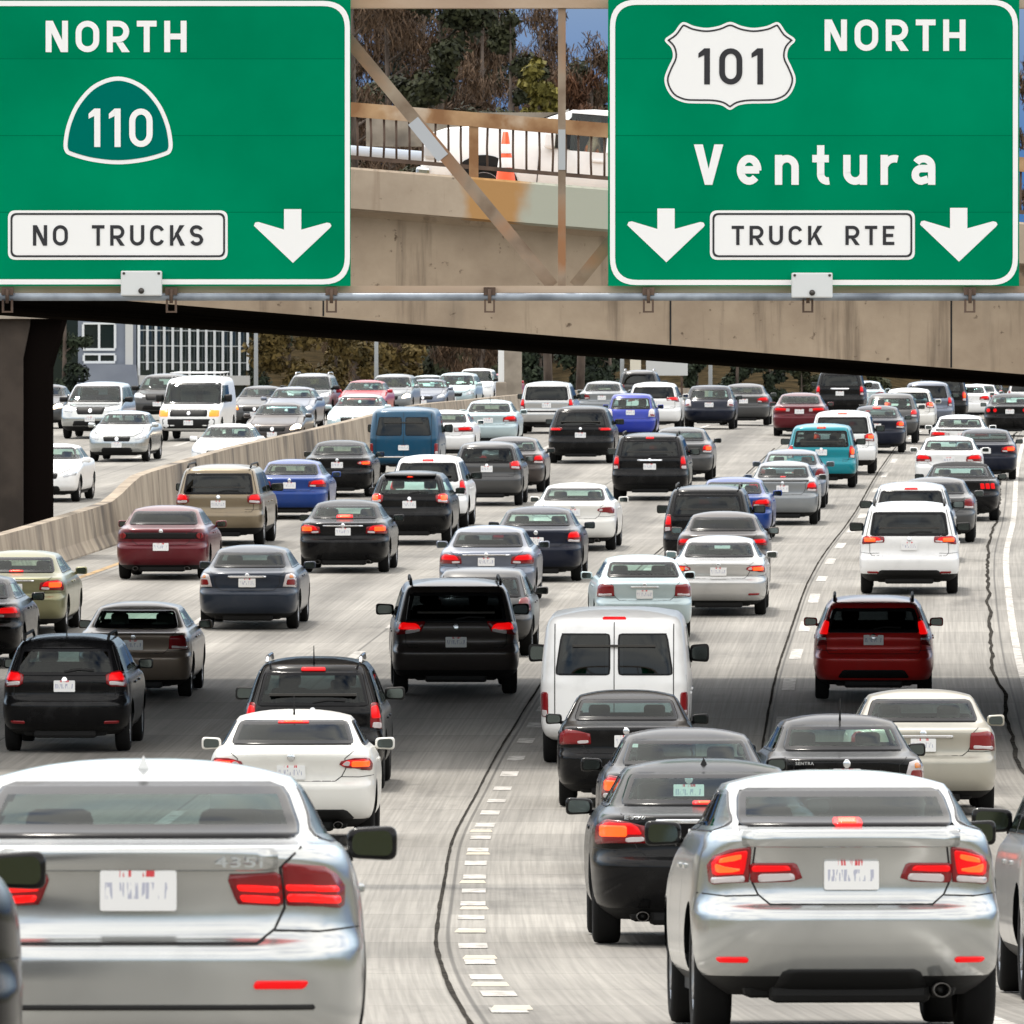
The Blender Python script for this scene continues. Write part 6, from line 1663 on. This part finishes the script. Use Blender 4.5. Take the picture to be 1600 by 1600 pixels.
A('suv', 'silver boxy SUV against the median in the upper middle', 'suv', 'boxsuv', 856, 148.4, 'palesilver', W=1.84, H=1.72, Ln=5.0, lamp='suvtall', lit=1, tint='dark', bar=(.70, .70, .745, 'trim'), platez=.92)
A('sedan', 'grey four-door between the silver boxy SUV and the white crossover', 'car', 'sedan', 942, 164, 'midgrey', W=1.78, H=1.45, lamp='wide')
A('suv', 'dark SUV with silver rails at the top beneath the cream post', 'suv', 'suv', 999, 188, 'grey', W=1.85, H=1.72, lamp='suv', rails='chrome', tint='dark')
A('hatchback', 'dark navy hatchback with white lamps right of the white crossover', 'car', 'hatch', 1109, 152.2, 'navy', W=1.75, H=1.49, Ln=4.5, lamp='whitehatch', platez=.84)
A('sedan', 'dark grey four-door beside the navy hatchback with white lamps', 'car', 'sedan', 1163, 157.4, 'grey', W=1.82, H=1.46, lamp='wide', lit=1)
A('sedan', 'maroon four-door with wide lamps left of the white SUV', 'car', 'oldsedan', 1250, 147.3, 'maroon', W=1.78, H=1.42, lamp='band', lit=1)
A('suv', 'large black SUV with chrome strip far up the hill', 'suv', 'boxsuv', 1313, 179, 'black', W=2.0, H=1.9, Ln=5.1, lamp='suvtall', lit=1, tint='dark', hi=(.12, 1.57, 1.60), bar=(.34, 1.0, 1.05, 'chrome'))
A('sedan', 'small silver car far beyond the black SUV with chrome strip', 'car', 'sedan', 1352, 192, 'bluesilver', W=1.75, H=1.45, lamp='wide')
A('suv', 'gold SUV by the barrier behind the maroon four-door', 'suv', 'boxsuv', 346, 100.3, 'gold', W=2.0, H=1.80, Ln=5.2, lamp='suv', lit=1, tint='dark', rails='trim', wiper=True, platez=.88, far=False)
A('sedan', 'blue four-door beside the gold SUV', 'car', 'sedan', 456, 109.2, 'blue', W=1.82, H=1.43, Ln=4.55, lamp='wide', lit=1)
A('sedan', 'black four-door with white plate ahead of the blue one beside the gold SUV', 'car', 'sedan', 530, 117.6, 'black', W=1.82, H=1.46, lamp='tri', lit=2, far=False)
A('suv', 'black crossover with brake lamps and a rear spoiler left of the grey crossover', 'suv', 'wagon', 643, 100.6, 'black', W=1.85, H=1.64, Ln=4.55, lamp='suv', lit=2, hi=(.07, 1.425, 1.455), spoiler=1.46, platez=.86)
A('suv', 'white SUV with black rear window just ahead of the black crossover with brake lamps', 'suv', 'suv', 671, 106.0, 'white', W=1.90, H=1.72, Ln=4.7, lamp='suvtall', lit=1, tint='dark', hi=(.13, 1.56, 1.60))
A('suv', 'grey rounded crossover right of the white SUV with black window', 'suv', 'wagon', 763, 114.2, 'grey', W=1.81, H=1.62, Ln=4.4, lamp='suv', lit=1, tint='tint', far=False)
A('sedan', 'dark four-door partly hidden right of the grey rounded crossover', 'car', 'sedan', 800, 119.4, 'brownblack', W=1.80, H=1.46, lamp='slant', lit=1)
A('van', 'petrol blue van with two rear windows by the median barrier', 'van', 'van', 634, 126.4, 'petrol', W=1.96, H=1.93, Ln=4.8, lamp='van', tint='dark', platez=.86, bar=(.9, .56, .60, 'chrome'), far=False)
A('sedan', 'white four-door tucked right of the petrol blue van', 'car', 'sedan', 696, 134.4, 'white', W=1.80, H=1.44, lamp='band', lit=1)
A('sedan', 'blue silver four-door ahead of the grey rounded crossover', 'car', 'sedan', 765, 140.2, 'bluesilver', W=1.83, H=1.46, lamp='wide', lit=1, aerial='rod')
# partly outside the frame
A('sedan', 'dark car at the lower left edge, only its mirror and rear corner in view', 'car', 'sedan', None, 15.2, 'black', W=1.82, H=1.45, X=-2.57, lamp='inner', lit=0, mirrors=True, tint='dark', yaw=-0.055)
A('suv', 'silver crossover at the right edge beside the lower right four-door', 'suv', 'suv', None, 28.8, 'palesilver', W=1.88, H=1.66, X=4.18, lamp='suv', yaw=.012, mirrorcol='black', tint='dark')

# ------------------------------------------------------------------ oncoming traffic beyond the barrier
GO = 'oncoming vehicles beyond the median barrier'
def O(name, label, cat, kind, x, Z, color, **k):
    k.setdefault('group', GO); k.setdefault('far', True); k.setdefault('yaw', .035); return car(name, label, cat, kind, x, Z, color, front=True, **k)
O('sedan', 'white oncoming sedan half hidden by the dark pier', 'car', 'sedan', 72, 115.6, 'white', W=1.82, H=1.46, far=False)
O('sedan', 'silver oncoming sedan with black grille before the white work van', 'car', 'sedan', 188, 133, 'silver', W=1.80, H=1.47, far=False)
O('suv', 'silver oncoming SUV with black grille at the far left', 'suv', 'boxsuv', 146, 145, 'silver', W=1.97, H=1.80, Ln=4.85, far=False)
wv = O('van', 'white oncoming work van with amber lamps and a roof rack', 'van', 'van', 299, 143.5, 'white', W=2.0, H=2.05, heads=1, amber=True, far=False)
O('suv', 'dark oncoming SUV tucked behind the white work van', 'suv', 'suv', 250, 164, 'grey', W=1.9, H=1.72)
O('sedan', 'dark oncoming car beside the pier with one bright headlamp', 'car', 'sedan', 62, 153, 'grey', W=1.8, H=1.5, heads=1)
O('sedan', 'white oncoming sedan sunk behind the top of the barrier', 'car', 'sedan', 350, 126, 'white', W=1.80, H=1.44)
O('sedan', 'dark oncoming sedan with both headlamps lit above the barrier', 'car', 'sedan', 430, 138.5, 'brownblack', W=1.82, H=1.45, heads=1)
O('sedan', 'dark oncoming sedan with one amber lamp right of the work van', 'car', 'sedan', 402, 153, 'grey', W=1.8, H=1.45, heads=1, amber=True)
O('sedan', 'dark slate oncoming sedan behind the one with both headlamps lit', 'car', 'sedan', 452, 151, 'slate', W=1.8, H=1.46)
O('suv', 'grey oncoming SUV at the top of the left queue', 'suv', 'suv', 481, 165, 'midgrey', W=1.86, H=1.72, rails='chrome')
O('sedan', 'pale blue oncoming sedan with a lit headlamp above the barrier', 'car', 'sedan', 556, 144, 'bluesilver', W=1.82, H=1.45, heads=1)
O('sedan', 'red oncoming car behind the pale blue one', 'car', 'sedan', 566, 165, 'pinkred', W=1.8, H=1.47)
O('suv', 'grey silver oncoming crossover with a lit headlamp over the petrol blue van', 'suv', 'wagon', 609, 174, 'midgrey', W=1.84, H=1.62, heads=1)
O('sedan', 'silver oncoming car nearly hidden by the barrier, left of the white SUV', 'car', 'sedan', 664, 202, 'bluesilver', W=1.8, H=1.45)
O('sedan', 'dark oncoming car low behind the barrier near the grey crossover', 'car', 'sedan', 664, 178, 'slate', W=1.8, H=1.40)
O('suv', 'pale silver oncoming crossover left of the white oncoming SUV', 'suv', 'wagon', 710, 186, 'bluesilver', W=1.84, H=1.62)
O('suv', 'white oncoming SUV close to the beige pillar', 'suv', 'suv', 741, 210, 'white', W=1.9, H=1.75)
O('sedan', 'pinkish red oncoming car half behind the beige pillar', 'car', 'sedan', 782, 214, 'pinkred', W=1.8, H=1.5)

# extras on single vehicles
def on_rear(root, kind, txt, x, z, h, mat, w=None):
    B = BODIES[kind]; sx, sy, sz = root.scale
    o = obj('badge_lettering', text_mesh(txt, h, .003, .01, 1.1, mat, w), root)
    p = B.rear(x, z); o.location = (x, min(B.rear(x, z)[1], B.rear(x, z + h)[1]) - .034, z); return o
on_rear(near_bmw, 'coupe', '435i', .40, .992, .040, M['badge'], .19)
on_rear(e350, 'sedan', 'E350', -.56, .99, .030, M['badge'], .16)
for o in COL.objects:
    if o.get('label', '').startswith('black compact four-door with white corner'): on_rear(o, 'sedan', 'SENTRA', -.46, .955, .032, M['badge'], .20)
# ladder rack on the work van
def rack():
    B = BODIES['van']; m = MB()
    for y in (1.2, 2.2, 3.2): m.tube([(-.78, y, 2.02), (-.80, y, 2.17), (.80, y, 2.17), (.78, y, 2.02)], .022, 6)
    for x in (-.80, .80): m.tube([(x, .9, 2.17), (x, 3.5, 2.17)], .022, 6)
    m.build('roof_rack', flat('white_rack_tube', (.7, .7, .7), .4), wv)
rack()

# ------------------------------------------------------------------ work on the overpass: pickup and cone
def pickup():
    Z = BZ + 4.5
    def X(x): return px(x, Z)
    deck = e0(-.5) - CAM_Z + 1.66
    xf = X(652)
    g = e0(xf + 1) + 1.68
    t = thing('pickup_truck', 'white pickup with its driver at the window, parked on the overpass', 'pickup truck', (xf, Z, g), (0, math.atan(.082), 0))
    wh = PAINT['white']
    # body as stacked plan outlines would hide the hood line: loft of cross-sections along the length
    S = [  # x from the nose, half width, bottom, shoulder, top, top half width
        (0.0, .78, .55, .84, 1.00, .70), (.08, .90, .42, .94, 1.14, .80), (.35, .97, .40, 1.03, 1.25, .86), (.75, .99, .41, 1.05, 1.30, .87), (1.05, .99, .42, 1.06, 1.33, .88), (1.42, 1.0, .42, 1.06, 1.36, .88),
        (1.50, 1.0, .42, 1.06, 1.38, .87), (1.80, 1.0, .42, 1.06, 1.53, .79), (2.08, 1.0, .42, 1.06, 1.635, .73), (2.40, 1.0, .42, 1.06, 1.67, .72), (3.10, 1.0, .42, 1.06, 1.68, .72), (3.90, 1.0, .42, 1.06, 1.66, .72), (4.18, 1.0, .42, 1.08, 1.60, .74),
        (4.26, 1.0, .42, 1.10, 1.16, .90), (5.6, 1.0, .48, 1.10, 1.16, .90), (5.72, .97, .52, 1.06, 1.10, .88)]
    V = []; Fc = []
    for (x, w, b, s, top, tw) in S:
        r = .03
        sec = [(-w * .9, b), (-w, b + .12), (-w, (b + s) / 2), (-w * .99, s), (-tw - .02 - (w - tw) * .12 * (top - s > .3), s + (top - s) * .35 + 0), (-tw, top - r), (-tw + .06, top), (0, top + .02), (tw - .06, top), (tw, top - r), (tw + .02 + (w - tw) * .12 * (top - s > .3), s + (top - s) * .35), (w * .99, s), (w, (b + s) / 2), (w, b + .12), (w * .9, b)]
        V += [(x, a, z) for a, z in sec]
    n = 15
    wheels = (.92, 4.60)
    for i in range(len(S) - 1):
        for k in range(n):
            if 8 <= i <= 10 and k in (3, 4): continue          # the near side windows are open to the cab
            Fc.append((i * n + k, (i + 1) * n + k, (i + 1) * n + (k + 1) % n, i * n + (k + 1) % n))
    Fc += [tuple(range(n)), tuple(range((len(S) - 1) * n, len(S) * n))[::-1]]
    obj('body', mesh_from('pickup_body', V, [f[::-1] for f in Fc], [wh], None, True), t)
    def side_panel(nm, poly, mat, y, th=.012):
        m = MB(); m.prism(poly, y - th, y + .02); return m.build(nm, mat, t)
    for y, sg in ((-1.0, 1),):
        for wx in wheels:
            arch = [(wx + .50 * math.cos(a), .40 + .50 * math.sin(a)) for a in np.linspace(0, PI, 15)]
            side_panel('wheel_arch', arch, M['trim'], -1.002)
    # windows on the near side follow the cab slope
    def yy(z): return -(1.0 - (z - 1.06) / (1.64 - 1.06) * .28)
    def win(nm, pts, mat, off=.0, th=.02):
        V = [(x, yy(z) - off, z) for x, z in pts] + [(x, yy(z) - off + th, z) for x, z in pts]
        k = len(pts); return obj(nm, mesh_from(nm, V, [tuple(range(k))] + [((i + 1) % k, i, i + k, (i + 1) % k + k) for i in range(k)], [mat]), t)
    win('side_window', [(2.085, 1.07), (2.60, 1.07), (2.60, 1.60), (2.085, 1.60)], M['clear'])
    win('side_window', [(2.80, 1.07), (3.80, 1.07), (3.74, 1.60), (2.80, 1.60)], M['tint'])
    win('door_pillar', [(2.60, 1.06), (2.80, 1.06), (2.80, 1.66), (2.60, 1.66)], wh, .012, .06)
    win('door_pillar', [(3.80, 1.06), (3.92, 1.06), (3.92, 1.66), (3.74, 1.66)], wh, .012, .06)
    win('roof_side', [(2.08, 1.595), (3.92, 1.595), (3.92, 1.665), (2.08, 1.645)], wh, .014, .06)
    win('mirror_mount', [(1.78, 1.075), (2.083, 1.075), (2.083, 1.54), (1.98, 1.42)], M['frit'], .016, .03)
    m = MB(); m.bbox(2.15, 3.85, -.10, .90, .5, 1.60, .05); m.build('cabin', M['lining'], t)
    m = MB(); m.add([(1.53, -.80, 1.40), (1.53, .80, 1.40), (2.05, .66, 1.632), (2.05, -.66, 1.632)], [(0, 3, 2, 1)]); o = m.build('windshield', flat('pale_windshield', (.25, .33, .33), .05), t); o.location = (-.02, 0, .02)
    ty, ri = cached(('wheel', .40), lambda: wheel_meshes(.40, .26))
    for wx in wheels:
        for sg in (-1, 1):
            w = obj('wheel', ty, t); w.location = (wx, sg * .90, .40); w.rotation_euler = (0, 0, -PI / 2 if sg < 0 else PI / 2); obj('rim', ri, w)
    m = MB(); m.bbox(1.72, 1.88, -1.28, -1.03, 1.05, 1.30, .05); m.build('side_mirror', wh, t)
    m = MB(); m.bbox(1.875, 1.89, -1.26, -1.05, 1.07, 1.28, .005); m.build('mirror_glass', M['mirror'], t)
    m = MB(); m.bbox(-.06, .14, -.95, .95, .42, .66, .04); m.build('front_bumper', M['chrome'], t)
    m = MB(); m.bbox(.02, .30, -.975, -.70, .78, .98, .04); m.build('headlight', M['headlens'], t)
    for x in (1.66, 2.70, 4.02):
        m = MB(); m.box(x - .006, x + .006, -1.008, -.98, .48, 1.05); m.build('door_gap', M['seam'], t)
    m = MB(); m.bbox(2.42, 2.60, -1.03, -.985, .92, .96, .01); m.build('door_handle', wh, t)
    # driver at the open window
    d = thing('person', 'pickup driver with dark hair in an orange vest, arm on the window sill', 'person', (xf, Z, g), (0, math.atan(.082), 0))
    me = bpy.data.meshes.new('person_body')
    me.from_pydata([(0, 0, 0), (0, 0, .22), (0, 0, .40), (0, 0, .50), (-.02, 0, .60), (-.03, 0, .70), (0, -.18, .41), (-.05, -.26, .22), (-.28, -.28, .20), (-.36, -.27, .20), (0, .18, .41), (-.08, .24, .18)], 
                   [(0, 1), (1, 2), (2, 3), (3, 4), (4, 5), (2, 6), (6, 7), (7, 8), (8, 9), (2, 10), (10, 11)], [])
    me.materials.append(flat('skin', (.32, .17, .11), .5))
    o = obj('body', me, d); o.location = (2.42, -.60, .78)
    sk = o.modifiers.new('skin', 'SKIN'); sub = o.modifiers.new('sub', 'SUBSURF'); sub.levels = sub.render_levels = 2
    for v, r in zip(me.skin_vertices[0].data, (.17, .17, .14, .07, .10, .085, .075, .055, .042, .035, .075, .05)): v.radius = (r, r)
    me.skin_vertices[0].data[0].use_root = True
    m = MB(); m.bbox(2.30, 2.52, -.78, -.42, .80, 1.17, .05); m.build('vest', flat('orange_vest', (.75, .16, .04), .7), d)
    bm = bmesh.new(); bmesh.ops.create_uvsphere(bm, u_segments=14, v_segments=8, radius=.115)
    bmesh.ops.translate(bm, verts=bm.verts, vec=(2.415, -.60, 1.47)); hm = bpy.data.meshes.new('hair'); bm.to_mesh(hm); bm.free(); hm.materials.append(M['trim']); obj('hair', hm, d)
pickup()

def cone():
    X, Z = px(790, BZ + 1.6), BZ + 1.6; g = e0(X) + 1.70
    t = thing('traffic_cone', 'orange and white striped cone standing behind the railing', 'traffic cone', (X, Z, g))
    org = flat('orange_cone_plastic', (.85, .09, .012), .45); wh = flat('white_cone_band', (.82, .82, .80), .4)
    def rad(z): return .20 - .16 * z / 1.08
    def ring(nm, z0, z1, mat, off=0.0):
        m = MB(); n = 20
        V = [(math.cos(2 * PI * k / n) * (rad(z) + off), math.sin(2 * PI * k / n) * (rad(z) + off), z) for z in (z0, z1) for k in range(n)]
        m.add(V, [(k, (k + 1) % n, n + (k + 1) % n, n + k) for k in range(n)] + [tuple(range(n, 2 * n))], True); return m.build(nm, mat, t)
    ring('cone_body', .03, 1.10, org); ring('band', .60, .74, wh, .004); ring('band', .80, .93, wh, .004)
    m = MB(); m.bbox(-.24, .24, -.24, .24, 0, .04, .01); m.build('base', org, t)
cone()
